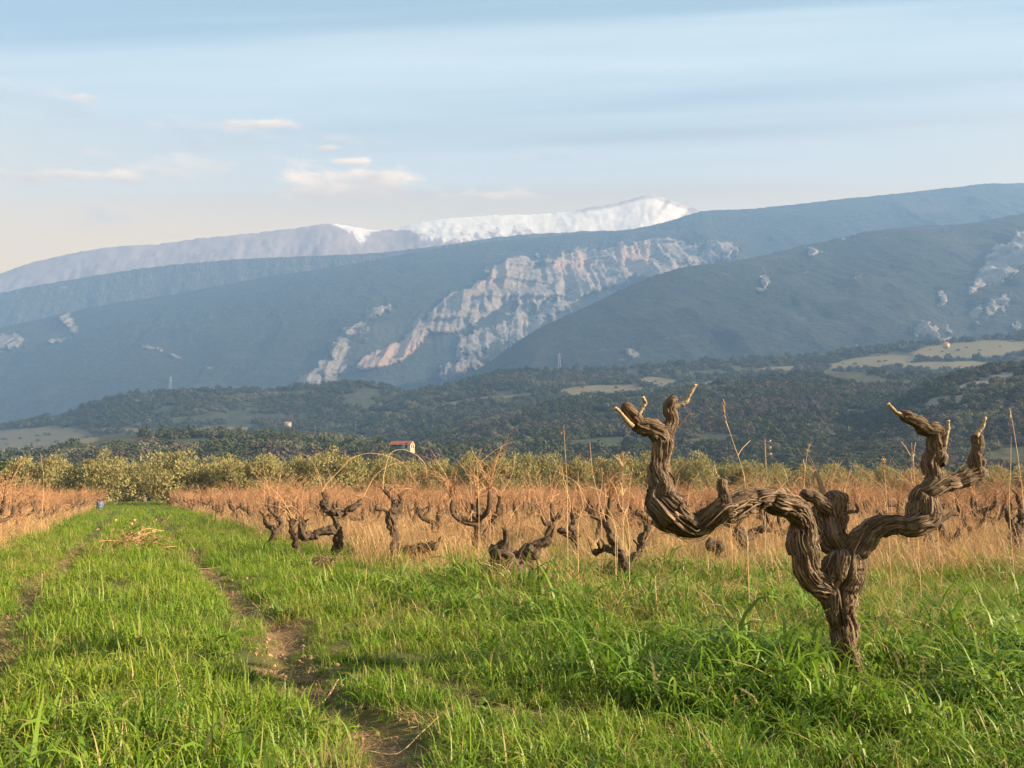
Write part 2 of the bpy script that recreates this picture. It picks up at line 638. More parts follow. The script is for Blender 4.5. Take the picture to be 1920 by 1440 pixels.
# the long ridge with the cliffs
MAIN = [(-260, 668), (0, 614), (100, 592), (200, 571), (300, 556), (400, 538), (500, 519), (600, 505), (700, 487), (800, 470), (900, 456), (1000, 446),
        (1100, 437), (1180, 430), (1250, 415), (1310, 397), (1400, 392), (1500, 382), (1600, 371), (1700, 361), (1800, 350), (1850, 345), (1920, 343), (2180, 330)]
CLIFFS = [(880, 575, 95, 62, -.62), (960, 530, 85, 60, -.55), (1060, 510, 90, 66, -.35), (1150, 500, 85, 62, -.28), (1210, 485, 62, 58, -.1), (1290, 487, 80, 46, 0),
          (720, 665, 75, 30, -.28), (640, 660, 62, 52, -.55), (600, 705, 55, 40, -.3), (1360, 470, 55, 26, .2), (830, 612, 55, 34, -.7),
          (710, 582, 40, 16, -.25), (672, 612, 20, 12, -.6), (20, 640, 55, 34, 0), (128, 606, 26, 30, .6), (105, 640, 40, 9, -.2),
          (790, 628, 70, 30, -.6), (900, 640, 90, 40, -.5), (1000, 605, 110, 46, -.55), (620, 690, 80, 50, -.4), (860, 690, 70, 40, -.4), (960, 610, 80, 44, -.55), (1040, 580, 60, 40, -.4), (285, 652, 34, 7, .1), (330, 668, 22, 5, .3), (395, 690, 14, 6, .1)]
BAND = [(868, 580, 92, 44, -.42), (955, 520, 56, 40, -.5), (1005, 536, 66, 38, -.2), (1085, 514, 70, 54, -.15), (1150, 502, 56, 46, -.2), (1232, 482, 82, 42, -.05), (726, 668, 70, 21, -.32),
        (910, 558, 80, 42, -.5)]
WARM = [(880, 575, 110, 75, -.62), (720, 665, 90, 34, -.28), (1190, 480, 40, 50, 0), (1070, 505, 50, 50, -.2)]


def main_cliff(qx, qy):
    return np.clip(np.maximum(in_blob(qx, qy, BAND) * 1.9, .55 * in_blob(qx, qy, CLIFFS)), 0, 1)


def warm_attr(qx, qy):
    return sstep(0, .4, in_blob(qx, qy, WARM))


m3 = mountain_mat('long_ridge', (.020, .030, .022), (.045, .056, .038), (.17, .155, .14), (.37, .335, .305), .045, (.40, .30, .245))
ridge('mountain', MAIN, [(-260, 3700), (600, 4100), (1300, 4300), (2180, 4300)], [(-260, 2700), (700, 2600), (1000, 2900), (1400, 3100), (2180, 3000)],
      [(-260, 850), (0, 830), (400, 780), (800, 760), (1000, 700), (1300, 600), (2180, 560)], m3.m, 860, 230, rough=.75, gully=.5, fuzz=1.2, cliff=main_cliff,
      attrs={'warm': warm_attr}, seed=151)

# the mountain on the right, in front of the gorge
RIGHT = [(600, 860), (700, 790), (790, 735), (850, 715), (900, 690), (950, 655), (1000, 622), (1050, 597), (1100, 574), (1150, 550), (1200, 528), (1250, 510),
         (1300, 498), (1360, 492), (1420, 482), (1480, 466), (1560, 450), (1640, 432), (1720, 424), (1800, 420), (1860, 412), (1920, 400), (2180, 370)]
CLIFFR = [(1900, 480, 62, 48, -.6), (1840, 515, 30, 22, -.7), (1435, 525, 14, 34, -.5), (1425, 545, 20, 10, .4), (1530, 472, 30, 9, 0), (1745, 620, 45, 26, 0), (1775, 640, 40, 10, 0),
          (1880, 560, 50, 40, -.6), (1830, 590, 26, 30, 0), (1600, 440, 30, 6, -.4), (1183, 662, 22, 9, .3), (1605, 520, 18, 10, 0), (1765, 560, 12, 22, 0), (1910, 610, 24, 20, 0)]


def right_cliff(qx, qy):
    return np.clip(np.maximum(in_blob(qx, qy, CLIFFR) * .5, in_blob(qx, qy, [(1895, 482, 80, 52, -.6), (1845, 520, 40, 26, -.7)]) * .95), 0, .9)


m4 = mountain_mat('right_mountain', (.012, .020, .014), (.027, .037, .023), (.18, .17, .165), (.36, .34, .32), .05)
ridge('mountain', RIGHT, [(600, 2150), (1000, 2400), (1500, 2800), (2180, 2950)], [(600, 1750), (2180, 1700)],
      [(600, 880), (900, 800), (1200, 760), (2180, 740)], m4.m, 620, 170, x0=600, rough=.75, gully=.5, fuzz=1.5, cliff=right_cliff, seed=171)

# wooded hills nearer by, with clearings
wood_floor = Mat('wood_floor')
_p = wood_floor.pos()
_c = wood_floor.mix(wood_floor.ramp(wood_floor.noise(_p, .12, 4, .7), .35, .65), (.026, .034, .018), (.055, .06, .032))
_fc = wood_floor.mix(wood_floor.noise(_p, .09, 5, .65), (.17, .13, .085), (.085, .095, .045))
_rc = wood_floor.mix(wood_floor.noise(_p, .2, 4, .6), (.10, .09, .075), (.21, .19, .165))
_e = wood_floor.math('ADD', wood_floor.attr('rock'), wood_floor.math('MULTIPLY', wood_floor.math('SUBTRACT', wood_floor.noise(_p, .12, 5, .7), .5), 1.1))
_c = wood_floor.mix(wood_floor.attr('field'), _c, _fc)
_c = wood_floor.mix(wood_floor.ramp(_e, .15, .35), _c, _rc)
wood_floor.colour(_c)

FIELDS = [(1130, 733, 90, 12, -.03), (1235, 715, 38, 9, .05), (1640, 680, 90, 13, -.08), (1830, 655, 130, 16, -.06), (1790, 685, 110, 8, 0), (60, 826, 130, 26, -.05),
          (240, 806, 80, 4, 0), (415, 806, 72, 6, -.02), (880, 752, 90, 4, -.12), (730, 775, 70, 4, -.08), (700, 812, 60, 3, 0), (790, 832, 40, 5, 0), (1360, 718, 60, 4, -.06), (1480, 690, 60, 4, -.03)]
ROCKS = [(1800, 740, 110, 22, -.42), (1870, 705, 70, 14, -.3)]


def field_attr(qx, qy):
    return sstep(.02, .12, in_blob(qx, qy, FIELDS) + .06 * noise3(qx / 22, qy / 8, 0, 4))


def rock_attr(qx, qy):
    return np.clip(in_blob(qx, qy, ROCKS) * 1.4, 0, 1)


HILLS = []


def hill(name, *a, **k):
    HILLS.append((name, ridge('hill', *a, **k), k.get('cliff')))


FA = {'field': field_attr}
hill('back left', [(-260, 850), (0, 801), (100, 779), (200, 749), (300, 733), (400, 729), (500, 730), (600, 721), (690, 719), (740, 729), (800, 745), (900, 770), (1100, 800)],
     1500, [(-260, 640), (1100, 760)], [(-260, 872), (1100, 850)], wood_floor.m, 300, 90, x1=1100, rough=.8, fuzz=.8, shape=1.7, attrs=FA, seed=201)
hill('back right', [(560, 830), (640, 790), (700, 762), (760, 744), (850, 718), (960, 696), (1100, 693), (1200, 687), (1300, 676), (1400, 672), (1500, 667), (1600, 657), (1700, 645),
                    (1800, 637), (1920, 625), (2180, 600)], [(560, 1400), (2180, 1500)], 760, [(560, 850), (2180, 790)], wood_floor.m, 320, 90, x0=560, rough=.6, fuzz=.8, shape=1.25, attrs=FA, seed=221)
hill('middle', [(500, 880), (640, 850), (760, 825), (860, 800), (960, 775), (1060, 752), (1140, 744), (1220, 736), (1320, 722), (1420, 708), (1520, 701), (1620, 698), (1750, 700), (1920, 704), (2180, 710)],
     920, 420, 886, wood_floor.m, 300, 90, x0=500, rough=.9, fuzz=.8, attrs=FA, seed=241)
hill('near right', [(1240, 905), (1400, 866), (1500, 838), (1580, 806), (1660, 766), (1740, 724), (1800, 704), (1920, 678), (2180, 640)],
     600, 330, 905, wood_floor.m, 240, 80, x0=1240, rough=.8, fuzz=.8, cliff=rock_attr, attrs=FA, seed=261)
hill('near left', [(-260, 880), (0, 852), (60, 846), (130, 826), (200, 818), (400, 814), (600, 820), (760, 838), (900, 846), (1100, 858), (1400, 872), (2180, 880)],
     [(-260, 560), (2180, 520)], 300, 898, wood_floor.m, 300, 70, rough=.8, fuzz=.8, attrs=FA, seed=281)

# ------------------------------------------------------------------ the woods on those hills: too many crowns to count
def blob_crown(seed, n=26, bare=False):
    """a rough crown made of leaf clumps: small tilted facets spread over a lumpy ball"""
    r = np.random.default_rng(seed)
    pt = Parts()
    n = n * 6
    d = r.normal(size=(n, 3))
    d[:, 2] = np.abs(d[:, 2]) * 1.1 - .25
    d /= np.linalg.norm(d, axis=1)[:, None]
    lump = 1 + .35 * noise3(d[:, 0] * 2.2, d[:, 1] * 2.2, d[:, 2] * 2.2, seed)
    c = d * (lump * r.uniform(.6, 1.02, n))[:, None] * np.array([1, 1, .85]) + np.array([0, 0, .55])
    for i in range(n):
        t = np.cross(d[i] + r.normal(size=3) * .5, r.normal(size=3))
        t /= np.linalg.norm(t)
        b = np.cross(d[i] + r.normal(size=3) * .4, t)
        b /= np.linalg.norm(b)
        s = r.uniform(.10, .24)
        q = [c[i] - t * s, c[i] - b * s * .8, c[i] + t * s, c[i] + b * s * .9]
        pt.add(q, [[0, 1, 2, 3]], r.random())
    return pt


def crown_mat(name, a, b, c):
    m = Mat(name)
    rv = m.rand()
    base = m.mix(m.ramp(rv, 0, 1), a, b)
    base = m.mix(m.ramp(m.noise(m.pos(), .012, 3, .6), .45, .65, 0, .7), base, c)
    base = m.mix(m.math('MULTIPLY', m.attr('var'), .35), base, (.09, .10, .045))
    return m.colour(base).translucent(.15).m


cm_oak = crown_mat('holm_oak_leaves', (.020, .033, .014), (.040, .055, .023), (.058, .062, .028))
cm_bare = crown_mat('bare_oak_twigs', (.055, .047, .040), (.085, .070, .058), (.075, .066, .048))
cm_olive = crown_mat('far_olive_leaves', (.075, .085, .05), (.115, .12, .075), (.10, .11, .065))
crowns = [blob_crown(s).mesh('wood_crown', cm_oak) for s in (1, 2, 3)] + [blob_crown(4).mesh('wood_crown', cm_bare), blob_crown(5).mesh('wood_crown', cm_olive)]


def build_woods():
    PP, SS, KK = [], [], []
    for name, (P, qx, qy), cl in HILLS:
        n = {'back left': 9000, 'back right': 10000, 'middle': 10000, 'near right': 6000, 'near left': 7000}[name]
        i = rng.integers(0, P.shape[0] - 1, n)
        lo = int(P.shape[1] * .10)
        j = rng.integers(lo, P.shape[1] - 1, n)
        fu, fv = rng.random((n, 1)), rng.random((n, 1))
        p = P[i, j] + (P[i + 1, j] - P[i, j]) * fu + (P[i, j + 1] - P[i, j]) * fv
        x, y = to_px(p)
        f = field_attr(x, y)
        rk = sstep(.05, .4, rock_attr(x, y)) if cl else 0
        keep = (rng.random(n) > f * .95) & (rng.random(n) > rk * .8) & (x > -180) & (x < 2100)
        gap = fbm(p[:, 0] / 60, p[:, 1] / 60, 0, 3, 61)
        keep &= gap > -.33
        p, x, y = p[keep], x[keep], y[keep]
        D = p[:, 1]
        base = {'back left': 5.0, 'back right': 5.0, 'middle': 3.6, 'near right': 2.7, 'near left': 3.0}[name]
        s = base * rng.uniform(.55, 1.25, len(p)) * (1 + .3 * fbm(p[:, 0] / 80, p[:, 1] / 80, 0, 2, 67))
        k = rng.integers(0, 3, len(p))
        bare = fbm(p[:, 0] / 110, p[:, 1] / 110, 0, 3, 71)
        k = np.where((bare > .30) & (rng.random(len(p)) < .75) | (rng.random(len(p)) < .03), 3, k)
        k = np.where((fbm(p[:, 0] / 50, p[:, 1] / 50, 0, 2, 73) > .42) | (rng.random(len(p)) < .02), 4, k)
        fk = field_attr(x, y) > .5
        k = np.where(fk, 4, k)
        s = np.where(fk, s * .5, s)
        PP.append(p - np.array([0, 0, .25]) * s[:, None])
        SS.append(s)
        KK.append(k)
    for px, py, Y, s in ((722, 842, 350, 1.9), (735, 846, 346, 1.5), (748, 848, 347, 1.3), (770, 849, 348, 1.2), (790, 842, 352, 2.0), (800, 836, 362, 2.4), (712, 836, 366, 2.4), (757, 850, 344, 1.4)):
        PP.append(at(px, py, Y)[None] - np.array([[0, 0, s * .6]]))
        SS.append(np.array([s]))
        KK.append(np.array([int(px) % 3 if px % 2 else 4]))
    P, S, K = np.concatenate(PP), np.concatenate(SS), np.concatenate(KK)
    scl = np.stack([S * rng.uniform(.85, 1.2, len(S)), S * rng.uniform(.85, 1.2, len(S)), S * rng.uniform(.75, 1.35, len(S))], -1)
    rot = np.stack([np.zeros(len(S)), np.zeros(len(S)), rng.uniform(0, 6.28, len(S))], -1)
    scatter('woods', crowns, P, rot, scl, K)


build_woods()


def hill_point(px, py):
    """the nearest wooded hillside seen along a line of sight"""
    best = None
    for name, (P, qx, qy), cl in HILLS:
        d = np.abs(qx - px) + np.abs(qy - py)
        i = np.unravel_index(np.argmin(d), d.shape)
        if d[i] < 9 and (best is None or P[i][1] < best[1]):
            best = P[i].copy()
    return best

# ------------------------------------------------------------------ limbs, canes and bark
def spline(pts, ds):
    p = np.asarray(pts, float)
    if len(p) == 2:
        p = np.stack([p[0], (p[0] + p[1]) / 2, p[1]])
    q = np.vstack([2 * p[0] - p[1], p, 2 * p[-1] - p[-2]])
    out = []
    for i in range(1, len(q) - 2):
        L = np.linalg.norm(q[i + 1, :3] - q[i, :3])
        n = max(2, int(math.ceil(L / ds)))
        t = np.linspace(0, 1, n, endpoint=False)[:, None]
        a, b, c, d = q[i - 1], q[i], q[i + 1], q[i + 2]
        out.append(.5 * (2 * b + (c - a) * t + (2 * a - 5 * b + 4 * c - d) * t**2 + (3 * b - a - 3 * c + d) * t**3))
    return np.vstack(out + [q[-2][None]])


def frames(C):
    T = np.gradient(C, axis=0)
    T /= np.linalg.norm(T, axis=1)[:, None] + 1e-12
    n = np.cross(T[0], [0.3, 1, .2])
    n /= np.linalg.norm(n)
    Ns = [n]
    for i in range(1, len(C)):
        n = Ns[-1] - T[i] * np.dot(Ns[-1], T[i])
        Ns.append(n / (np.linalg.norm(n) + 1e-12))
    Ns = np.array(Ns)
    return T, Ns, np.cross(T, Ns)


def limb(pts, rad, nt=14, ds=.02, seed=0, lumps=.2, strands=.14, round_end=True, twist=3.0, knots=0, cleft=.0, flaky=1.0, kink=.3):
    """a bark-covered limb through pts with radius rad at each; returns V, quads, bark coordinates"""
    PR = spline(np.column_stack([np.asarray(pts, float), np.asarray(rad, float)]), ds)
    C, R = PR[:, :3], np.maximum(PR[:, 3], 1e-4)
    if round_end:
        s = np.concatenate([[0], np.cumsum(np.linalg.norm(np.diff(C, axis=0), axis=1))])
        e = np.clip((s[-1] - s) / (R[-1] * .8 + 1e-6), 0, 1)
        R = R * np.sqrt(np.clip(1 - (1 - e) ** 2, .0004, 1))
    s = np.concatenate([[0], np.cumsum(np.linalg.norm(np.diff(C, axis=0), axis=1))])
    # old wood never runs straight or even: small kinks and swellings along the way
    win = np.sin(np.pi * np.clip(s / s[-1], 0, 1))[:, None]
    fq = 1.1 / max(.012, float(np.mean(R)))
    C = C + kink * win * R[:, None] * np.stack([fbm(s * fq * .55, 3.1 * q, 0, 2, seed + 60 + q) for q in range(3)], -1)
    R = R * (1 + kink * .5 * fbm(s * fq * .8, 1.7, 0, 2, seed + 66))
    T, N, B = frames(C)
    th = np.linspace(0, 2 * math.pi, nt, endpoint=False)[None, :]
    S = s[:, None]
    tw = th + twist * S + .6 * noise3(S * 6, seed, 0, seed) + .2 * fbm(np.cos(th) * 1.5, np.sin(th) * 1.5, S * 7, 2, seed + 33)
    cx, cy = np.cos(tw), np.sin(tw)
    R0 = R[:, None]
    lump = fbm(cx * 1.1 + seed, cy * 1.1, S * 14 + seed * 3.1, 3, seed)
    st = fbm(cx * 4.2, cy * 4.2, S * 3.4 + seed, 3, seed + 7, .62)
    st2 = fbm(cx * 11, cy * 11, S * 9 + seed, 2, seed + 9, .6)
    cl = fbm(cx * 1.35, cy * 1.35, S * 1.8 + seed, 2, seed + 5, .5)
    amp = .5 + .8 * sstep(-.4, .5, fbm(cx, cy, S * 7, 2, seed + 19))
    gr = (.4 * st - 1.1 * (1 - np.abs(st)) ** 5 - .5 * (1 - np.abs(st2)) ** 4 + .45) * amp
    plate = fbm(cx * 2.4, cy * 2.4, S * 13, 3, seed + 15, .6) * 3.2
    plate = np.floor(plate) + sstep(.35, .65, plate - np.floor(plate))
    rugged = fbm(cx * 2.2, cy * 2.2, S * 30, 3, seed + 23, .6)
    r = R0 * (1 + lumps * lump + .95 * lumps * rugged + strands * gr + .05 * plate * flaky - cleft * (1 - np.abs(cl)) ** 6)
    rr = np.random.default_rng(seed)
    for k in range(knots):
        sk, tk, wk = rr.uniform(.15, .9) * s[-1], rr.uniform(0, 6.28), rr.uniform(.5, .9)
        dth = np.angle(np.exp(1j * (th - tk)))
        r = r + R0 * rr.uniform(.25, .5) * np.exp(-((dth / wk) ** 2 + ((S - sk) / (R0 * .8)) ** 2) * 2)
    V = C[:, None, :] + r[..., None] * (np.cos(th)[..., None] * N[:, None, :] + np.sin(th)[..., None] * B[:, None, :])
    bark = np.stack([cx * 1.0, cy * 1.0, S + 0 * th + seed * .37], -1)
    return V.reshape(-1, 3), grid_faces(len(C), nt, True), bark.reshape(-1, 3), (C, R, T, N, B)


def limb_mesh(name, mat, *a, **k):
    V, F, bk, fr = limb(*a, **k)
    return mesh_from(name, V, F, mat, True, {'bark': bk}), fr


def tube(pts, rad, nt=4, ds=.05):
    PR = spline(np.column_stack([np.asarray(pts, float), np.broadcast_to(np.asarray(rad, float), (len(pts),))]), ds)
    C, R = PR[:, :3], PR[:, 3]
    T, N, B = frames(C)
    th = np.linspace(0, 2 * math.pi, nt, endpoint=False)[None, :, None]
    V = C[:, None, :] + R[:, None, None] * (np.cos(th) * N[:, None, :] + np.sin(th) * B[:, None, :])
    return V.reshape(-1, 3), grid_faces(len(C), nt, True)


def bark_mat(name, k=1.0):
    m = Mat(name)
    q = lambda *c: tuple(v * k for v in c)
    b = m.attr('bark', True)
    fib = m.noise(b, 8.0, 5, .7, (1, 1, .8))
    fine = m.noise(b, 22.0, 4, .7, (1, 1, .9))
    patch = m.noise(m.obj(), 9, 4, .6)
    c = m.mix(m.ramp(fib, .36, .66), q(.020, .015, .012), q(.175, .132, .098))
    c = m.mix(m.ramp(fine, .52, .72, 0, .85), c, q(.34, .265, .20))
    c = m.mix(m.ramp(fine, .42, .30, 0, .9), c, q(.016, .012, .009))
    c = m.mix(m.ramp(patch, .52, .68, 0, .35), c, q(.22, .20, .145))
    h = m.math('ADD', fib, m.math('MULTIPLY', fine, .6))
    return m.colour(c).bump(h, 1.0, .012).rough(.85).m


def simple_mat(name, a, b, scale=30, rough=.8, translucent=0, var=False, pos=True):
    m = Mat(name)
    f = m.noise(m.pos() if pos else m.obj(), scale, 4, .6)
    if var:
        f = m.math('ADD', m.math('MULTIPLY', f, .4), m.math('MULTIPLY', m.attr('var'), .6))
    m.colour(m.mix(m.ramp(f, .25, .75), a, b)).rough(rough)
    if translucent:
        m.translucent(translucent)
    return m.m


BARK = bark_mat('vine_bark')
DARK_BARK = bark_mat('dark_vine_bark', .58)  # the same bark colours, only darker, for the other vines
SPUR = simple_mat('pruned_cane_wood', (.14, .11, .08), (.30, .24, .165), 60)
CUT = simple_mat('fresh_cut_wood', (.50, .37, .22), (.62, .49, .32), 90)
CANE = simple_mat('vine_cane_bark', (.17, .093, .053), (.37, .23, .137), 9, .7, 0, True)
PALE_CANE = simple_mat('pale_cane_bark', (.50, .32, .17), (.66, .47, .28), 12, .7)
TAN_CANE = simple_mat('tan_cane_bark', (.38, .23, .12), (.52, .35, .20), 12, .7)
DARK_TWIG = simple_mat('dark_twig_bark', (.09, .06, .045), (.2, .13, .09), 30)


# ------------------------------------------------------------------ the old pruned vine in front
VX, VY = ground_at(1606, 1290)


def hero():
    root = bpy.data.objects.new('grapevine', None)
    COL.objects.link(root)
    root.location = (VX, VY, float(gz(VX, VY)))
    tag(root, 'large gnarled old grapevine with pruned stubs standing in the long green grass', 'grapevine')
    sc = VY / FPX
    bpy.context.view_layer.update()
    org = np.array(root.location)

    def L(rows):
        P = np.array([at(x, y, VY + d) - org for x, y, r, d in rows])
        return P, np.array([r * .73 for x, y, r, d in rows]) * sc

    strips = Parts()

    def part(name, rows, parent, nt=80, ds=.0045, seed=1, **k):
        P, R = L(rows)
        me, fr = limb_mesh(name, BARK, P, R, nt, ds, seed, **k)
        o = link(name, me, parent)
        # loose strips of bark along the limb
        C, RR, T, N, B = fr
        r = np.random.default_rng(seed + 50)
        n = int(len(C) * .75)
        for _ in range(n):
            i0 = r.integers(2, max(3, len(C) - 14))
            ln = r.integers(6, 34)
            i = np.arange(i0, min(len(C) - 1, i0 + ln))
            if len(i) < 4:
                continue
            th = r.uniform(0, 6.28) + 3.0 * (np.arange(len(i)) * ds) * -1
            t = np.linspace(0, 1, len(i))
            lift = 1.0 + .10 * r.random() + r.uniform(0, .5) * (np.abs(2 * t - 1) ** 3 if r.random() < .5 else t ** 3)
            w = RR[i] * r.uniform(.015, .06) * np.sin(np.pi * np.clip(t * .9 + .08, 0, 1))
            ctr = C[i] + (RR[i] * lift)[:, None] * (np.cos(th)[:, None] * N[i] + np.sin(th)[:, None] * B[i])
            side = -np.sin(th)[:, None] * N[i] + np.cos(th)[:, None] * B[i]
            up = np.cos(th)[:, None] * N[i] + np.sin(th)[:, None] * B[i]
            V = np.stack([ctr - side * w[:, None], ctr + up * (w * .6)[:, None], ctr + side * w[:, None]], 1).reshape(-1, 3)
            strips.add(V, grid_faces(len(i), 3), r.random())
        return o

    trunk = part('trunk', [(1614, 1318, 34, 0), (1607, 1286, 29, 0), (1593, 1245, 29, 0), (1582, 1200, 32, 0), (1577, 1150, 38, 0), (1578, 1105, 44, 0), (1586, 1062, 47, .0),
                           (1584, 1028, 42, .01)], root, 150, .004, 3, lumps=.14, strands=.22, twist=1.0, cleft=.34, flaky=1.0, kink=.28)
    left = part('arm', [(1568, 1125, 22, -.01), (1537, 1100, 32, -.02), (1515, 1068, 33, -.03), (1507, 1028, 32, -.03), (1505, 985, 33, -.04), (1491, 952, 31, -.07), (1462, 938, 28, -.10),
                        (1428, 940, 26, -.14), (1388, 946, 29, -.18), (1356, 958, 29, -.2), (1328, 974, 31, -.2), (1298, 987, 35, -.2), (1266, 974, 43, -.19), (1246, 945, 44, -.17),
                        (1237, 915, 38, -.15), (1234, 885, 25, -.13), (1237, 860, 22, -.12), (1243, 832, 23, -.11), (1246, 815, 19, -.11)], root, 140, .0045, 5, lumps=.17, strands=.20,
                twist=1.2, knots=6, cleft=.26, flaky=1.5, kink=.55)
    part('branch', [(1250, 835, 15, -.11), (1238, 817, 20, -.12), (1212, 801, 19, -.14), (1190, 785, 18, -.16), (1176, 766, 14, -.18), (1168, 756, 10, -.19)], left, 96, .0045, 8, lumps=.26, strands=.16, knots=5, flaky=2.0)
    part('branch', [(1243, 835, 15, -.11), (1252, 812, 17, -.10), (1259, 788, 14, -.09), (1257, 766, 14, -.09), (1264, 752, 15, -.08), (1272, 750, 11, -.08)], left, 90, .0045, 9, lumps=.26, strands=.16, knots=5, flaky=2.0)
    part('knob', [(1362, 955, 20, -.22), (1357, 930, 13, -.23), (1354, 910, 11, -.23), (1356, 897, 9, -.23)], left, 48, .0045, 10, lumps=.2, strands=.2)
    mid = part('arm', [(1580, 1040, 26, .03), (1566, 1012, 32, .06), (1564, 968, 35, .08), (1563, 938, 34, .09), (1556, 920, 24, .09)], root, 130, .0045, 12, lumps=.26, strands=.2, knots=7, cleft=.3, flaky=1.4)
    part('knob', [(1555, 955, 18, .04), (1532, 938, 17, .03), (1512, 928, 15, .02), (1502, 920, 10, .02)], mid, 48, .0045, 13, lumps=.25, strands=.2)
    right = part('arm', [(1588, 1062, 26, .0), (1604, 1036, 31, -.01), (1622, 1004, 31, -.03), (1652, 988, 26, -.05), (1690, 986, 26, -.07), (1720, 978, 29, -.08), (1738, 958, 31, -.08), (1728, 930, 25, -.07),
                         (1752, 911, 24, -.06), (1790, 903, 20, -.04), (1822, 893, 20, -.03), (1845, 887, 17, -.02), (1853, 885, 12, -.02)], root, 130, .0045, 15, lumps=.16, strands=.2, twist=1.2, knots=5, cleft=.26, flaky=1.5, kink=.55)
    part('branch', [(1748, 918, 19, -.06), (1750, 890, 21, -.05), (1753, 862, 22, -.04), (1757, 832, 21, -.04), (1752, 812, 19, -.04), (1735, 800, 15, -.06), (1714, 789, 13, -.08), (1699, 780, 13, -.09), (1690, 776, 9, -.1)],
         right, 96, .0045, 17, lumps=.26, strands=.16, knots=8, flaky=2.0)
    part('branch', [(1832, 893, 17, -.03), (1832, 872, 20, -.03), (1830, 853, 14, -.03), (1833, 832, 13, -.03), (1833, 818, 12, -.03), (1833, 812, 10, -.03)], right, 84, .0045, 19, lumps=.26, strands=.16, knots=5, flaky=2.0)
    sm = strips.mesh('bark_strip', None)
    sm.materials.append(simple_mat('peeling_bark', (.035, .027, .021), (.25, .19, .14), 40, .9, 0, True))
    tag(link('bark_strip', sm, root), kind='stuff')

    def spur(rows, parent, r0):
        P, R = L(rows)
        R = np.interp(np.linspace(0, 1, 3 * len(R) - 2), np.linspace(0, 1, len(R)), R) * .95
        P = np.stack([np.interp(np.linspace(0, 1, len(R)), np.linspace(0, 1, len(P)), P[:, q]) for q in range(3)], -1)
        R = R * .82
        R[1::3] *= 1.08
        V, F = tube(P, R, 10, .008)
        V = V + .0012 * np.random.default_rng(r0).normal(size=V.shape)
        o = link('spur', mesh_from('spur', V, F, SPUR, True), parent)
        # the pale cut end
        n = 10
        e = V[-n:]
        c = e.mean(0)
        d = P[-1] - P[-2]
        d /= np.linalg.norm(d)
        Vc = np.vstack([e, e + d * .002, c + d * .003])
        Fq = [[i, (i + 1) % n, n + (i + 1) % n, n + i] for i in range(n)]
        Ft = [[n + i, n + (i + 1) % n, 2 * n] for i in range(n)]
        link('cut_face', mesh_from('cut_face', Vc, [np.array(Fq), np.array(Ft)], CUT), o)

    kids = {o.name: o for o in left.children}
    spur([(1186, 800, 9, -.19), (1176, 790, 8, -.2), (1168, 779, 5.5, -.21), (1160, 770, 5.2, -.21), (1154, 765, 5, -.22)], left, 1)
    spur([(1198, 777, 6, -.17), (1204, 766, 5.5, -.17), (1211, 755, 5, -.17), (1206, 745, 4.4, -.18)], left, 2)
    spur([(1266, 762, 8, -.09), (1278, 758, 7, -.09), (1287, 754, 6.5, -.09), (1292, 743, 5.4, -.09), (1304, 722, 5, -.09)], left, 3)
    spur([(1542, 925, 11, .06), (1540, 912, 9, .05), (1535, 897, 7, .05), (1528, 883, 5.5, .05)], mid, 4)
    spur([(1532, 886, 5, .05), (1526, 893, 4, .05), (1523, 906, 3.4, .05)], mid, 5)
    spur([(1702, 784, 7, -.1), (1690, 778, 6, -.1), (1680, 773, 5.4, -.1), (1666, 758, 5, -.11)], right, 6)
    spur([(1771, 835, 7, -.06), (1774, 818, 6, -.06), (1778, 803, 5.4, -.06), (1778, 789, 5, -.06)], right, 7)
    spur([(1830, 818, 8, -.05), (1835, 810, 7, -.05), (1842, 802, 5.4, -.05), (1847, 783, 4.8, -.05)], right, 8)
    V, F = tube(L([(1262, 815, 2, -.1), (1272, 800, 1.7, -.1), (1285, 785, 1.4, -.1), (1294, 772, 1, -.1)])[0], .0025, 5, .02)
    link('twig', mesh_from('twig', V, F, DARK_TWIG), root)


hero()


# ------------------------------------------------------------------ the other vines
def cane_path(r, p0, length, az, lean, droop, n=7):
    """a cane that climbs and arches over"""
    pts = [np.array(p0, float)]
    el = math.pi / 2 - lean
    a = az
    for i in range(n):
        st = length / n
        pts.append(pts[-1] + st * np.array([math.cos(a) * math.cos(el), math.sin(a) * math.cos(el), math.sin(el)]))
        el -= droop / n * r.uniform(.5, 1.5)
        a += r.normal() * .16
    return np.array(pts)


def vine_shape(seed, low=False):
    """trunk and arms of a goblet vine; returns limbs (points, radii) and the arm ends"""
    r = np.random.default_rng(seed)
    h = r.uniform(.26, .42)
    lean = r.normal(size=2) * .09
    trunk = [(0, 0, -.06), (lean[0] * .4, lean[1] * .4, h * .45), (lean[0], lean[1], h)]
    R0 = r.uniform(.042, .062)
    limbs = [(np.array(trunk), np.array([R0 * 1.15, R0, R0 * 1.05]))]
    ends = []
    n = r.integers(3, 5)
    a0 = r.uniform(0, 6.28)
    for k in range(n):
        a = a0 + k * 6.28 / n + r.normal() * .3
        d = np.array([math.cos(a), math.sin(a), 0])
        o = r.uniform(.12, .30)
        up = r.uniform(.12, .36)
        p = [np.array([lean[0], lean[1], h * r.uniform(.75, 1)])]
        p.append(p[0] + d * o * .6 + np.array([0, 0, r.uniform(-.02, .08)]))
        p.append(p[0] + d * o + np.array([0, 0, up * .45]))
        p.append(p[0] + d * (o + r.uniform(-.06, .08)) + np.array([0, 0, up]))
        R = R0 * r.uniform(.5, .75)
        limbs.append((np.array(p), np.array([R * 1.2, R, R * .95, R * .75])))
        ends.append(p[-1])
    return limbs, ends


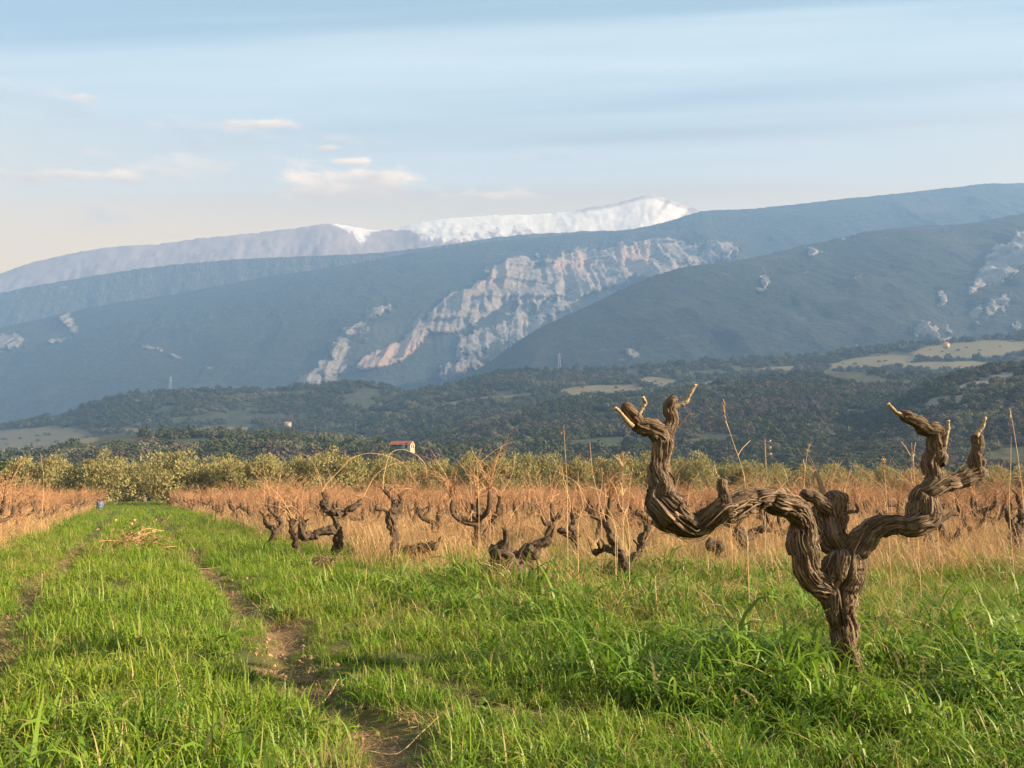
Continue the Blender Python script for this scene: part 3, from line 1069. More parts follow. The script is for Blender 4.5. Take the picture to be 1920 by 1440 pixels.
def far_vine(seed, ncane):
    r = np.random.default_rng(seed + 500)
    limbs, ends = vine_shape(seed)
    Vs, Fs, Bs, n = [], [], [], 0
    for i, (P, R) in enumerate(limbs):
        V, F, bk, _ = limb(P, R, 9, .035, seed * 7 + i, .25, .2)
        Vs.append(V), Fs.append(F + n), Bs.append(bk)
        n += len(V)
    tr = mesh_from('vine_trunk', np.vstack(Vs), np.vstack(Fs), DARK_BARK, True, {'bark': np.vstack(Bs)})
    pt = Parts()
    for k in range(ncane):
        e = ends[r.integers(len(ends))]
        if r.random() < .38:
            e = np.array([r.normal() * .16, r.normal() * .16, r.uniform(.02, .35)])
        P = cane_path(r, e + r.normal(size=3) * .02, r.uniform(.2, .64), math.atan2(e[1], e[0]) + r.normal() * .9, abs(r.normal() * .5), r.uniform(.3, 2.2) * (r.random() < .85), 6)
        V, F = tube(P, np.linspace(.0042, .002, len(P)), 3, .14)
        pt.add(V, F, r.random())
        for _ in range(2):
            i = r.integers(2, len(P) - 1)
            Q = cane_path(r, P[i], r.uniform(.08, .3), r.uniform(0, 6.28), r.uniform(.4, 1.4), .3, 2)
            V, F = tube(Q, .0016, 3, .2)
            pt.add(V, F, r.random())
    return tr, pt.mesh('vine_canes', CANE)


FAR = [far_vine(s, nc) for s, nc in ((1, 58), (2, 64), (3, 54), (4, 70), (5, 60), (6, 56), (7, 64), (8, 52))]

NEAR = [
    # label, base, limbs [(name, [(px, py, radius px, depth)])]
    ('forked black vine with its low arm bent sideways, above the dark twig heap', (634, 1048), [
        ('trunk', [(632, 1056, 9, 0), (633, 1030, 9, 0), (636, 1005, 9, 0), (632, 985, 8, 0), (630, 966, 9, 0)]),
        ('arm', [(634, 1000, 9, 0), (612, 994, 10, -.1), (588, 1002, 9, -.15), (570, 1006, 9, -.2), (566, 990, 8, -.2), (566, 976, 6, -.2)]),
        ('arm', [(630, 968, 9, 0), (614, 958, 7, .05), (606, 948, 6, .1), (612, 936, 5, .1), (604, 922, 4, .1)]),
        ('arm', [(631, 966, 9, 0), (648, 960, 7, .1), (664, 950, 7, .15), (678, 940, 6, .2)])]),
    ('dark upright vine with a low arm stretched out along the grass', (738, 1050), [
        ('trunk', [(735, 1060, 15, 0), (738, 1040, 13, 0), (740, 1012, 8, 0), (737, 990, 8, 0), (732, 968, 11, 0), (730, 958, 8, 0)]),
        ('arm', [(738, 1034, 12, -.05), (765, 1032, 8, -.1), (790, 1028, 9, -.2), (812, 1026, 8, -.25), (822, 1018, 4, -.25)]),
        ('arm', [(733, 962, 8, 0), (738, 948, 5, .05), (730, 930, 4, .1), (718, 918, 3, .1)]),
        ('arm', [(735, 962, 6, 0), (748, 950, 4, .1), (752, 936, 4, .15), (746, 926, 3, .15)])]),
    ('short thick vine stump with two crooked horns, standing alone at the grass edge', (975, 1094), [
        ('trunk', [(978, 1106, 22, 0), (974, 1080, 24, 0), (968, 1058, 26, 0), (962, 1042, 22, 0)]),
        ('arm', [(950, 1060, 14, -.1), (944, 1040, 13, -.15), (946, 1024, 10, -.15), (948, 1008, 5, -.15), (946, 990, 3, -.15)]),
        ('arm', [(985, 1060, 15, .0), (998, 1034, 12, .0), (1010, 1022, 9, .0), (1026, 1012, 7, .0), (1034, 1008, 4, .0)])]),
    ('thin dark vine with slanting arms and one long brown cane leaning to the big vine', (1178, 1090), [
        ('trunk', [(1182, 1100, 13, 0), (1178, 1075, 13, 0), (1165, 1045, 10, 0), (1152, 1020, 10, 0), (1140, 990, 8, 0), (1134, 978, 6, 0)]),
        ('arm', [(1180, 1070, 9, 0), (1195, 1040, 8, .1), (1205, 1010, 8, .15), (1216, 985, 6, .2)]),
        ('arm', [(1160, 1035, 8, 0), (1135, 1030, 7, .1), (1110, 1038, 6, .1)])]),
    ('hooked low vine arching down into the grass under the left arm of the big vine', (1350, 1062), [
        ('trunk', [(1352, 1074, 11, 0), (1350, 1050, 12, 0), (1345, 1030, 13, 0), (1335, 1022, 12, 0), (1322, 1028, 8, 0)]),
        ('arm', [(1345, 1060, 10, -.1), (1328, 1068, 10, -.3), (1312, 1078, 9, -.5), (1300, 1100, 10, -.7), (1288, 1108, 12, -.75)])]),
    ('leaning dark vine arm just left of the thin slanting vine', (1090, 1035), [
        ('trunk', [(1088, 1044, 9, 0), (1082, 1022, 9, 0), (1076, 1005, 9, 0), (1068, 992, 8, 0)]),
        ('arm', [(1076, 1004, 8, 0), (1056, 998, 7, 0), (1044, 994, 6, 0)]),
        ('arm', [(1070, 996, 7, 0), (1074, 975, 5, .1), (1072, 962, 4, .1)])]),
    ('slender dark vine with two forks in the dry grass right of the grounded arm', (915, 1030), [
        ('trunk', [(918, 1040, 7, 0), (908, 1010, 7, 0), (896, 985, 6, 0), (890, 968, 6, 0)]),
        ('arm', [(892, 975, 6, 0), (884, 962, 5, 0), (890, 952, 4, 0), (884, 944, 3, 0)]),
        ('arm', [(905, 1005, 5, 0), (925, 975, 5, .1), (934, 950, 4, .1), (938, 930, 4, .1)])]),
    ('dark vine half hidden behind the left arm of the big vine', (1402, 1050), [
        ('trunk', [(1402, 1060, 14, 0), (1396, 1030, 15, 0), (1388, 1008, 14, 0), (1380, 990, 12, 0)]),
        ('arm', [(1398, 1015, 10, 0), (1414, 1000, 8, .1), (1430, 990, 7, .1), (1448, 996, 5, .1)])]),
    ('brown slanting vine under the right arm of the big vine', (1768, 1050), [
        ('trunk', [(1772, 1062, 9, 0), (1765, 1040, 10, 0), (1748, 1022, 9, 0), (1736, 1006, 8, 0)]),
        ('arm', [(1752, 1026, 7, 0), (1738, 1000, 6, .1), (1728, 985, 5, .1)]),
        ('arm', [(1764, 1036, 7, 0), (1790, 1010, 5, .1), (1800, 990, 4, .1)])]),
    ('dark vine cut by the right edge of the picture', (1908, 1046), [
        ('trunk', [(1908, 1058, 10, 0), (1906, 1030, 11, 0), (1904, 1005, 11, 0), (1906, 980, 8, 0)]),
        ('arm', [(1905, 1005, 8, 0), (1915, 978, 7, 0), (1912, 950, 5, 0), (1908, 928, 4, 0)]),
        ('arm', [(1904, 1000, 8, 0), (1890, 975, 6, .1), (1888, 955, 4, .1)])]),
    ('small bent vine in front of the orange canes, first beside the track', (508, 1028), [
        ('trunk', [(507, 1034, 6, 0), (510, 1012, 6, 0), (516, 996, 6, 0), (510, 984, 5, 0)]),
        ('arm', [(512, 1000, 5, 0), (526, 986, 4, .1), (522, 972, 4, .1)]),
        ('arm', [(510, 990, 5, 0), (498, 980, 4, .1), (496, 966, 3, .1)])]),
    ('short vine between the bent trackside vine and the forked black one', (556, 1040), [
        ('trunk', [(557, 1046, 7, 0), (556, 1022, 7, 0), (552, 1004, 7, 0)]),
        ('arm', [(552, 1010, 6, 0), (545, 990, 5, 0), (548, 972, 4, 0)]),
        ('arm', [(554, 1006, 5, 0), (570, 990, 4, .1), (572, 975, 4, .1)])]),
]
NEAR_XY = [ground_at(1606, 1290)]


def near_vines():
    for i, (label, (bx, by), limbs) in enumerate(NEAR):
        X, Y = ground_at(bx, by)
        NEAR_XY.append((X, Y))
        z = float(gz(X, Y))
        root = bpy.data.objects.new('grapevine', None)
        COL.objects.link(root)
        root.location = (X, Y, z)
        tag(root, label, 'grapevine', 'old vines at the edge of the field')
        org = np.array([X, Y, z])
        r = np.random.default_rng(900 + i)
        ends = []
        for j, (nm, rows) in enumerate(limbs):
            P = np.array([at(x, y, Y + d) - org for x, y, q, d in rows])
            R = np.array([q for x, y, q, d in rows]) * Y / FPX * (1.2 if i == 2 else .80)
            me, _ = limb_mesh(nm, DARK_BARK, P, R, 30, .012, 300 + 10 * i + j, lumps=.42, strands=.22, knots=7, flaky=2.4, kink=.6)
            po = link(nm, me, root)
            for _ in range(4 if j else 2):
                u = r.uniform(.3, 1.0) * (len(P) - 1)
                a = int(min(u, len(P) - 2))
                q0 = P[a] + (P[a + 1] - P[a]) * (u - a)
                Q = cane_path(r, q0, r.uniform(.05, .14), r.uniform(0, 6.28), r.uniform(.1, 1.0), .4, 2)
                sm, _f = limb_mesh('spur', DARK_BARK, Q, [.016, .011, .007], 8, .02, int(r.integers(9999)), lumps=.3, strands=.2)
                link('spur', sm, po)
            if j:
                ends.append(P[-1])
        n = 2 if i == 2 else (4 if i in (4, 7) else r.integers(10, 17))
        for k in range(n):
            e = ends[r.integers(len(ends))]
            P = cane_path(r, e, r.uniform(.2, .8), r.uniform(0, 6.28), abs(r.normal() * .5), r.uniform(0, 1.9), 6)
            V, F = tube(P, np.linspace(.0038, .0016, len(P)), 5, .08)
            link('cane', mesh_from('cane', V, F, CANE, True, {'var': np.full(len(V), r.random())}), root)
        for path in {0: [[(604, 922), (614, 905), (634, 885), (659, 860), (690, 850), (726, 855), (757, 871), (783, 910)], [(678, 940), (690, 915), (705, 890), (735, 870), (757, 868)],
                         [(566, 976), (556, 975), (544, 961), (530, 938), (513, 919), (487, 907), (454, 910), (420, 927)], ],
                     1: [[(718, 918), (720, 890), (732, 851), (755, 843), (780, 853), (797, 871), (800, 896)]],
                     3: [[(1178, 1080), (1190, 1050), (1210, 1015), (1232, 978)], [(1150, 1020), (1130, 960), (1112, 890), (1106, 830)]],
                     8: [[(1772, 1050), (1820, 1100), (1860, 1150), (1905, 1205)], [(1728, 985), (1690, 950), (1640, 900), (1600, 870)]],
                     6: [[(938, 930), (900, 880), (920, 850), (960, 828)], [(938, 930), (960, 890), (965, 860)]]}.get(i, []):
            P = np.array([at(x, y, Y + (.25 if i != 8 else -1.0 * (y > 1050)) * (q / len(path))) - org for q, (x, y) in enumerate(path)])
            V, F = tube(P, np.linspace(.0046, .0024, len(P)) * (1 if i != 8 else .8), 6, .05)
            link('cane', mesh_from('cane', V, F, TAN_CANE if i < 2 else CANE, True, {'var': np.full(len(V), .8)}), root)


near_vines()


def field_vines():
    """rows of unpruned vines running beside the track; the 300 that show largest are things of their own"""
    pts = []
    for row in range(-34, 40):
        c = 3.1 + row * 1.65 if row >= 0 else -2.55 + (row + 1) * 1.65
        for t in np.arange(2, 66, 1.45):
            y = t + rng.normal() * .12
            x = c - TRK * y + rng.normal() * .12
            if abs(x) > .66 * y + 3 or y > 62 + .22 * (x + 25):
                continue
            if row >= 0 and y < 9.5 + .12 * max(x, -4) ** 1:
                continue
            if row < 0 and y < 9:
                continue
            if row == 0 and y < 15.5:
                continue
            if row == 1 and y < 11.5:
                continue
            if rng.random() < .10 or min((x - a) ** 2 + (y - b) ** 2 for a, b in NEAR_XY) < .6:
                continue
            pts.append((x, y, row))
    pts.sort(key=lambda p: p[1])
    far = []
    for i, (x, y, row) in enumerate(pts):
        k = rng.integers(len(FAR))
        s = rng.uniform(.82, 1.15) * (1.15 if y < 17 else 1)
        a = rng.uniform(0, 6.28)
        if i < 288:
            o = bpy.data.objects.new('grapevine', None)
            COL.objects.link(o)
            o.location = (x, y, float(gz(x, y)))
            o.rotation_euler = (0, 0, a)
            o.scale = (s, s, s)
            left = row < 0
            tag(o, 'bare vine with upright orange canes in the rows left of the track' if left else 'bare vine with a tangle of orange canes in the rows behind the pruned vines',
                'grapevine', 'unpruned vines left of the track' if left else 'unpruned vines right of the track')
            link('trunk', FAR[k][0], o)
            tag(link('canes', FAR[k][1], o), kind='stuff')
        else:
            far.append((x, y, float(gz(x, y)), a, s, k))
    if far:
        f = np.array(far)
        for nm, w in (('vine_trunks', 0), ('vine_canes', 1)):
            rot = np.zeros((len(f), 3))
            rot[:, 2] = f[:, 3]
            scatter(nm, [v[w] for v in FAR], f[:, :3], rot, f[:, 4], f[:, 5].astype(int))
    return len(pts)


N_VINES = field_vines()
print('VINES', N_VINES)

# ------------------------------------------------------------------ the olive trees at the end of the field
def olive_mats():
    m = Mat('olive_leaves')
    r = m.attr('var')
    c = m.mix(r, (.12, .12, .05), (.29, .275, .13))
    c = m.mix(m.ramp(m.noise(m.obj(), 1.2, 3, .6), .45, .7, 0, .5), c, (.28, .265, .13))
    m.colour(c).translucent(.35)
    return m.m, simple_mat('olive_bark', (.06, .05, .04), (.14, .12, .10), 8)


OLIVE_LEAF, OLIVE_BARK = olive_mats()


def olive_meshes(seed):
    r = np.random.default_rng(seed)
    H, W = r.uniform(3.2, 3.9), r.uniform(2.0, 2.6)
    tr = Parts()
    P = [(0, 0, -.1), (r.normal() * .1, r.normal() * .1, .45), (r.normal() * .15, r.normal() * .1, .95)]
    V, F, _, _ = limb(P, [.26, .2, .18], 12, .12, seed, .2, .2, False)
    tr.add(V, F)
    nc = 64
    C = []
    for k in range(nc):
        a, q = r.uniform(0, 6.28), math.sqrt(r.random())
        zt = r.uniform(.0, 1)
        w = W * (.62 + .5 * math.sin(math.pi * min(1, zt * .8 + .22))) * (.72 + .3 * noise3(math.cos(a) * 1.6, math.sin(a) * 1.6, zt * 2, seed))
        C.append((math.cos(a) * q * w, math.sin(a) * q * w, .45 + zt * (H - .75) * (1 - .25 * q)))
    C = np.array(C)
    for k in range(7):
        e = C[r.integers(nc)]
        p0 = np.array(P[-1])
        V, F = tube([p0, p0 * .5 + e * .5 + np.array([0, 0, .15]), e], [.09, .06, .02], 6, .3)
        tr.add(V, F)
    n = 80
    lf = Parts()
    cen = np.repeat(C, n, 0)
    rad = np.repeat(r.uniform(.32, .62, nc), n)
    d = r.normal(size=(nc * n, 3))
    d /= np.linalg.norm(d, axis=1)[:, None]
    p = cen + d * (rad * r.uniform(.35, 1.15, nc * n) ** .6)[:, None] * np.array([1, 1, .9])
    ax = d * .7 + r.normal(size=d.shape) * .55 + np.array([0, 0, .65])
    ax /= np.linalg.norm(ax, axis=1)[:, None]
    sd = np.cross(ax, r.normal(size=d.shape))
    sd /= np.linalg.norm(sd, axis=1)[:, None]
    ln, wd = r.uniform(.10, .24, nc * n)[:, None], r.uniform(.022, .05, nc * n)[:, None]
    V = np.stack([p - ax * ln * .5, p + sd * wd, p + ax * ln * .5, p - sd * wd], 1).reshape(-1, 3)
    F = np.arange(len(V)).reshape(-1, 4)
    lf.add(V, F, np.repeat(np.clip(r.random(nc * n) * .7 + .3 * np.repeat(r.random(nc), n), 0, 1), 4))
    kz = 3.5 / np.percentile(V[:, 2], 97)
    lf.V[0] = lf.V[0] * np.array([1.12, 1.12, kz])
    return tr.mesh('olive_trunk', OLIVE_BARK, True), lf.mesh('olive_crown', OLIVE_LEAF)


OLIVES = [olive_meshes(s) for s in (21, 22, 23, 24, 25, 26)]


NTH = ('second third fourth fifth sixth seventh eighth ninth tenth eleventh twelfth thirteenth fourteenth fifteenth sixteenth seventeenth eighteenth nineteenth twentieth '
       'twenty-first twenty-second twenty-third twenty-fourth twenty-fifth twenty-sixth twenty-seventh twenty-eighth twenty-ninth thirtieth thirty-first thirty-second thirty-third').split()


def olives():
    spec = [(40, 866), (100, 864), (192, 858), (320, 852), (392, 868), (440, 866), (500, 860), (560, 866), (622, 852), (668, 862), (722, 862), (775, 868), (828, 868), (880, 864), (935, 868),
            (985, 864), (1035, 870), (1080, 874), (1125, 872), (1165, 868), (1215, 866), (1262, 872), (1310, 868), (1365, 880), (1410, 878), (1455, 884), (1510, 886), (1560, 882), (1610, 888),
            (1662, 886), (1710, 892), (1765, 888), (1810, 890), (1868, 884), (1915, 890), (1965, 890)]
    words = {2: 'round olive tree just left of the gap where the track ends', 3: 'broad olive tree just right of the gap where the track ends',
             8: 'tallest olive tree behind the forked black vine', 0: 'olive tree at the left end of the row beside a dark tree'}
    for i, (px, top) in enumerate(spec):
        Y = interp([(0, 58), (400, 62), (1000, 70), (1920, 84)], px) + rng.normal() * .8
        p = at(px, 925, Y)
        H = at(px, top - (7 if px > 860 else 0), Y)[2]
        k = i % len(OLIVES)
        add_olive(p[0], Y, H / 3.55, k, words.get(i, NTH[i - 4] + ' olive tree of the front row right of the gap at the track end' if i > 3 else 'olive tree second from the left edge of the picture, front row'), 'olive trees in the front row')
    for i in range(26):
        px = -60 + i * 80 + rng.normal() * 18
        Y = interp([(0, 66), (400, 71), (1000, 80), (1920, 93)], px)
        p = at(px, 925, Y)
        H = at(px, interp([(0, 866), (600, 866), (1300, 878), (1920, 893)], px) + rng.normal() * 4, Y)[2]
        if 205 < px < 285:
            continue
        add_olive(p[0], Y, H / 3.55, (i * 5 + 2) % len(OLIVES), 'olive tree showing only its top over the front row of olives', 'olive trees in the second row')


def fill_gap():  # extra olives, added so the gap at the track end looks dark
    for px, Y in ((232, 84), (252, 86), (272, 83)):
        p = at(px, 925, Y)
        add_olive(p[0], Y, at(px, 874, Y)[2] / 3.55, 3, 'olive tree added to darken the gap where the track ends', 'olive trees added to darken the end of the track')


def add_olive(x, y, s, k, label, group):
    o = bpy.data.objects.new('olive_tree', None)
    COL.objects.link(o)
    o.location = (x, y, float(gz(x, y)))
    o.rotation_euler = (0, 0, rng.uniform(0, 6.28))
    o.scale = (s * rng.uniform(.95, 1.12),) * 2 + (s,)
    tag(o, label, 'olive tree', group)
    link('trunk', OLIVES[k][0], o)
    link('crown', OLIVES[k][1], o)


olives()
fill_gap()


# ------------------------------------------------------------------ grass
def blades(r, n, spread, l0, l1, w0, w1, lean, droop, seg=4, upright=.0):
    """n curved tapering blades rooted in a small disc; returns V, quads, along, var"""
    a = r.uniform(0, 6.28, n)
    q = spread * np.sqrt(r.random(n))
    pos = np.stack([np.cos(a) * q, np.sin(a) * q, np.full(n, -.01)], -1)
    hd = r.uniform(0, 6.28, n)
    el = math.pi / 2 - np.abs(r.normal(size=n)) * lean
    ln = r.uniform(l0, l1, n)
    wd = r.uniform(w0, w1, n)
    dr = droop * r.uniform(.2, 1.6, n)
    roll = r.normal(size=n) * .5
    C, D = [pos], []
    for i in range(seg):
        d = np.stack([np.cos(hd) * np.cos(el), np.sin(hd) * np.cos(el), np.sin(el)], -1)
        D.append(d)
        C.append(C[-1] + d * (ln / seg)[:, None])
        el = el - dr / seg * (1 + i * .5)
        hd = hd + r.normal(size=n) * .06
    side = np.stack([-np.sin(hd), np.cos(hd), np.sin(roll)], -1)
    C = np.stack(C, 1)
    t = np.linspace(0, 1, seg + 1)
    w = wd[:, None] * (np.minimum(1, .55 + t * 1.6) * (1 - t ** 2.2) + .03)[None, :]
    V = np.stack([C - side[:, None, :] * w[..., None] * .5, C + side[:, None, :] * w[..., None] * .5], 2)
    V = V.reshape(n, (seg + 1) * 2, 3)
    f = np.array([[2 * i, 2 * i + 1, 2 * i + 3, 2 * i + 2] for i in range(seg)])
    F = (f[None] + (np.arange(n) * (seg + 1) * 2)[:, None, None]).reshape(-1, 4)
    return V.reshape(-1, 3), F, np.tile(np.repeat(t, 2), n), np.repeat(r.random(n), (seg + 1) * 2)


def tuft(name, mat, seed, *groups):
    r = np.random.default_rng(seed)
    Vs, Fs, Ts, As, n = [], [], [], [], 0
    for g in groups:
        V, F, t, a = blades(r, *g)
        Vs.append(V), Fs.append(F + n), Ts.append(t), As.append(a)
        n += len(V)
    return mesh_from(name, np.vstack(Vs), np.vstack(Fs), mat, True, {'along': np.concatenate(Ts), 'var': np.concatenate(As)})


def grass_mat(name, a, b, tip, base, tr=.4, patch=.35, dry=(.30, .24, .11)):
    m = Mat(name)
    v, al, p = m.attr('var'), m.attr('along'), m.pos()
    c = m.mix(v, a, b)
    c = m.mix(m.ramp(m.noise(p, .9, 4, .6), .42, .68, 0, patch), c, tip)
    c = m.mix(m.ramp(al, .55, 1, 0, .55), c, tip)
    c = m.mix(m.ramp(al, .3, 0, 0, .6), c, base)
    c = m.mix(m.ramp(v, .89, .94, 0, .85), c, dry)
    m.colour(c).rough(.5, .3)
    m.translucent(tr)
    return m.m


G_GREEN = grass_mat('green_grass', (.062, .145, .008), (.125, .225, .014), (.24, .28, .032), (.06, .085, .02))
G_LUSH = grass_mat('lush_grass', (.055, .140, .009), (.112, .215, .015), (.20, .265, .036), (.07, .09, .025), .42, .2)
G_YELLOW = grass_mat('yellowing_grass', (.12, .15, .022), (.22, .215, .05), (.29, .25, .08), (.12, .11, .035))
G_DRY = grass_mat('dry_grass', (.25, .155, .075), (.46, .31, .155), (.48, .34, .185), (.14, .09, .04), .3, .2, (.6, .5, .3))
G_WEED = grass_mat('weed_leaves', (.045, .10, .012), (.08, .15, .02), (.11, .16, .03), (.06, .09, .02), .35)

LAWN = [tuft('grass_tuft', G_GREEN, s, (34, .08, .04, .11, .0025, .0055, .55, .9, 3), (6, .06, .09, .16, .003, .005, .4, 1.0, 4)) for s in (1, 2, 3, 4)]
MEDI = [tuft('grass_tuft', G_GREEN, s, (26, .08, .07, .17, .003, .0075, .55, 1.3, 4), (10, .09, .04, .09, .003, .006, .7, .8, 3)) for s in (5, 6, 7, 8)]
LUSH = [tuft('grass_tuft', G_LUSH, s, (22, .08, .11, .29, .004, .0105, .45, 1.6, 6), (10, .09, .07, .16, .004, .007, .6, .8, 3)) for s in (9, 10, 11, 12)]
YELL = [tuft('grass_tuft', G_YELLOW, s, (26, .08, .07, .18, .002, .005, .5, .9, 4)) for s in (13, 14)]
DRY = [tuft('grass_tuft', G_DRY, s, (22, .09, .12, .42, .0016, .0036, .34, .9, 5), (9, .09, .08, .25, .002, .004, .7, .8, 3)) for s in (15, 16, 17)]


def rosette(seed):
    r = np.random.default_rng(seed)
    pt, al, n = [], [], 0
    Vs, Fs, Ts, As = [], [], [], []
    for k in range(r.integers(6, 11)):
        L, W = r.uniform(.05, .13), r.uniform(.012, .030)
        a, el = r.uniform(0, 6.28), r.uniform(.3, 1.1)
        d = np.array([math.cos(a) * math.cos(el), math.sin(a) * math.cos(el), math.sin(el)])
        s = np.array([-math.sin(a), math.cos(a), 0])
        t = np.linspace(0, 1, 6)
        c = d * (t * L)[:, None] - np.array([0, 0, 1]) * (t ** 2 * L * .35)[:, None]
        w = W * np.sin(np.pi * np.clip(t * .92 + .06, 0, 1)) ** .8
        up = np.array([0, 0, 1.0])
        V = np.stack([c - s * w[:, None] + up * (w * .3)[:, None], c, c + s * w[:, None] + up * (w * .3)[:, None]], 1).reshape(-1, 3)
        Vs.append(V), Fs.append(grid_faces(6, 3) + n), Ts.append(np.repeat(t, 3)), As.append(np.full(18, r.random() * .9))
        n += 18
    return mesh_from('weed_rosette', np.vstack(Vs), np.vstack(Fs), G_WEED, True, {'along': np.concatenate(Ts), 'var': np.concatenate(As)})


WEEDS = [rosette(s) for s in (1, 2, 3)]
GROUPS = {'lawn': LAWN, 'medi': MEDI, 'lush': LUSH, 'yell': YELL, 'dry': DRY, 'weed': WEEDS}


def clod(seed):
    r = np.random.default_rng(seed)
    V, F = tube([(0, 0, -.9), (0, 0, -.6), (0, 0, 0), (0, 0, .6), (0, 0, .9)], [.1, .75, 1, .7, .1], 7, 2.0)
    V = V * (1 + .3 * noise3(V[:, 0] * 1.5 + seed * 9, V[:, 1] * 1.5, V[:, 2] * 1.5, seed))[:, None] * np.array([1.2, .9, .7])
    return mesh_from('clod', V, F, CLOD_MAT)


CLOD_MAT = simple_mat('soil_clods', (.12, .075, .045), (.30, .21, .13), 40)
CLODS = [clod(s) for s in (1, 2, 3)]


def build_grass():
    P, S, kinds, G = [], [], [], []
    bands = [(1.5, 3.2, 190, .9), (3.2, 5.5, 150, 1.0), (5.5, 10, 80, 1.1), (10, 20, 46, 1.25), (20, 42, 11, 1.5), (42, 95, 4, 1.9)]
    for y0, y1, den, sc in bands:
        half = lambda y: .72 * y + 1.2
        n = int(den * (y1 - y0) * (half(y0) + half(y1)))
        y = rng.uniform(y0, y1, int(n * 1.3))
        x = rng.uniform(-1, 1, len(y)) * half(y1)
        ok = np.abs(x) < half(y)
        P.append(np.stack([x[ok], y[ok]], -1))
        S.append(np.full(ok.sum(), sc))
    P, S = np.vstack(P), np.concatenate(S)
    x, y = P[:, 0], P[:, 1]
    c = track_c(x, y)
    n = len(P)
    u = rng.random(n)
    patch = fbm(x * .8, y * .8, 0, 3, 301)
    patch2 = fbm(x * .35, y * .35, 0, 3, 307)
    # the ruts are worn bare in places
    worn = rut(c) * (.72 + .75 * fbm(x * 1.1, y * 1.1, 0, 3, 31)) * sstep(70, 25, y)
    keep = rng.random(n) > np.clip(worn * 1.25, 0, .97)
    kind = np.full(n, 'medi', object)
    track = (c > -1.25) & (c < 1.35)
    kind[track & (u < .55)] = 'lawn'
    kind[(rut(c) > .25)] = 'lawn'
    verge = (c > 1.2) & (c < 2.6)
    kind[verge & (u < .35)] = 'lawn'
    # long green grass round the old vine and along the first row
    lushness = sstep(1.5, 2.3, c) * sstep(6.2, 3.4, y) + .45 * sstep(2.0, 2.6, c) * sstep(12, 7, y)
    kind[(rng.random(n) < lushness * (.42 + .55 * patch))] = 'lush'
    kind[(rng.random(n) < .16 * sstep(.1, .35, patch) * (y < 4) * (c < .5))] = 'lush'
    # straw among the vines
    dryness = np.maximum(sstep(2.3, 3.3, c - .12 * np.maximum(0, 9 - y)) * sstep(6.5, 13, y), sstep(-1.7, -2.3, c) * sstep(7, 12, y))
    dryness = np.maximum(dryness, .20 * sstep(2.4, 3.2, c) * sstep(3.8, 6, y))
    du = rng.random(n)
    kind[du < dryness * (.50 + .60 * patch)] = 'dry'
    kind[(rng.random(n) < .55 * dryness) & (kind != 'dry')] = 'yell'
    kind[(rng.random(n) < .30 * sstep(.05, .35, patch2) * sstep(3.5, 6, y)) & (kind != 'dry') & (kind != 'lush')] = 'yell'
    kind[(rng.random(n) < .10) & (y < 7) & (kind != 'dry') & (fbm(x * 1.7, y * 1.7, 0, 2, 351) > -.1)] = 'weed'
    P, S, x, y, kind, patch, c = P[keep], S[keep], x[keep], y[keep], kind[keep], patch[keep], c[keep]
    z = gz(x, y)
    n = len(P)
    s = S * rng.uniform(.7, 1.3, n) * (1 + .5 * patch) * (1 + .55 * fbm(x * 2.6, y * 2.6, 0, 2, 311))
    s = np.where(rut(c) > .3, s * .55, s)
    by_vine = np.exp(-((x - VX - .04) / .24) ** 2 - ((y - VY + .30) / .42) ** 2)
    s = s * (1 - .72 * by_vine) * np.where((kind == 'lush') & (c > 2.0), 1.18, 1.0)
    sx = s * np.where(kind == 'dry', .95, 1)
    rot = np.stack([rng.normal(size=n) * .10, rng.normal(size=n) * .10, rng.uniform(0, 6.28, n)], -1)
    pos = np.stack([x, y, z], -1)
    for name, ks in (('grass', ('lawn', 'medi', 'lush', 'yell', 'weed')), ('dry_grass', ('dry',))):
        pm, idx = [], np.full(n, -1)
        for k in ks:
            g = GROUPS[k]
            sel = kind == k
            idx[sel] = len(pm) + rng.integers(0, len(g), sel.sum())
            pm += g
        q = idx >= 0
        hs = np.where(kind == 'dry', np.clip(y / 9, .75, 1.15), 1.0)
        # far away a tuft stands for more ground, not for taller grass
        zs = s / np.maximum(1, S * .85)
        scatter(name, pm, pos[q], rot[q], np.stack([sx, sx, zs * hs], -1)[q], idx[q])
    # flattened dead straw and crumbs of soil in the worn ruts and through the grass
    m = 3000
    yy = 1.6 + 14 * rng.random(m) ** 1.6
    cc = np.where(rng.random(m) < .3, rng.choice(RUTS, m) + rng.normal(size=m) * .16, rng.uniform(-2, 5, m))
    xx = cc - TRK * yy
    ok = np.abs(xx) < .72 * yy + 1
    xx, yy = xx[ok], yy[ok]
    m = len(xx)
    sc = rng.uniform(.5, 1.0, m)
    scatter('straw_litter', DRY, np.stack([xx, yy, gz(xx, yy) + .004], -1), np.stack([rng.normal(size=m) * .2, rng.normal(size=m) * .2, rng.uniform(0, 6.28, m)], -1),
            np.stack([sc * .8, sc * .8, sc * .10], -1), rng.integers(0, len(DRY), m))
    m = 3500
    yy = 1.6 + 12 * rng.random(m) ** 1.5
    xx = rng.choice(RUTS, m) + rng.normal(size=m) * .13 - TRK * yy
    scatter('soil_crumbs', CLODS, np.stack([xx, yy, gz(xx, yy)], -1), rng.uniform(0, 6.28, (m, 3)), .004 + .012 * rng.random(m) ** 3, rng.integers(0, len(CLODS), m))
    print('TUFTS', n)


build_grass()

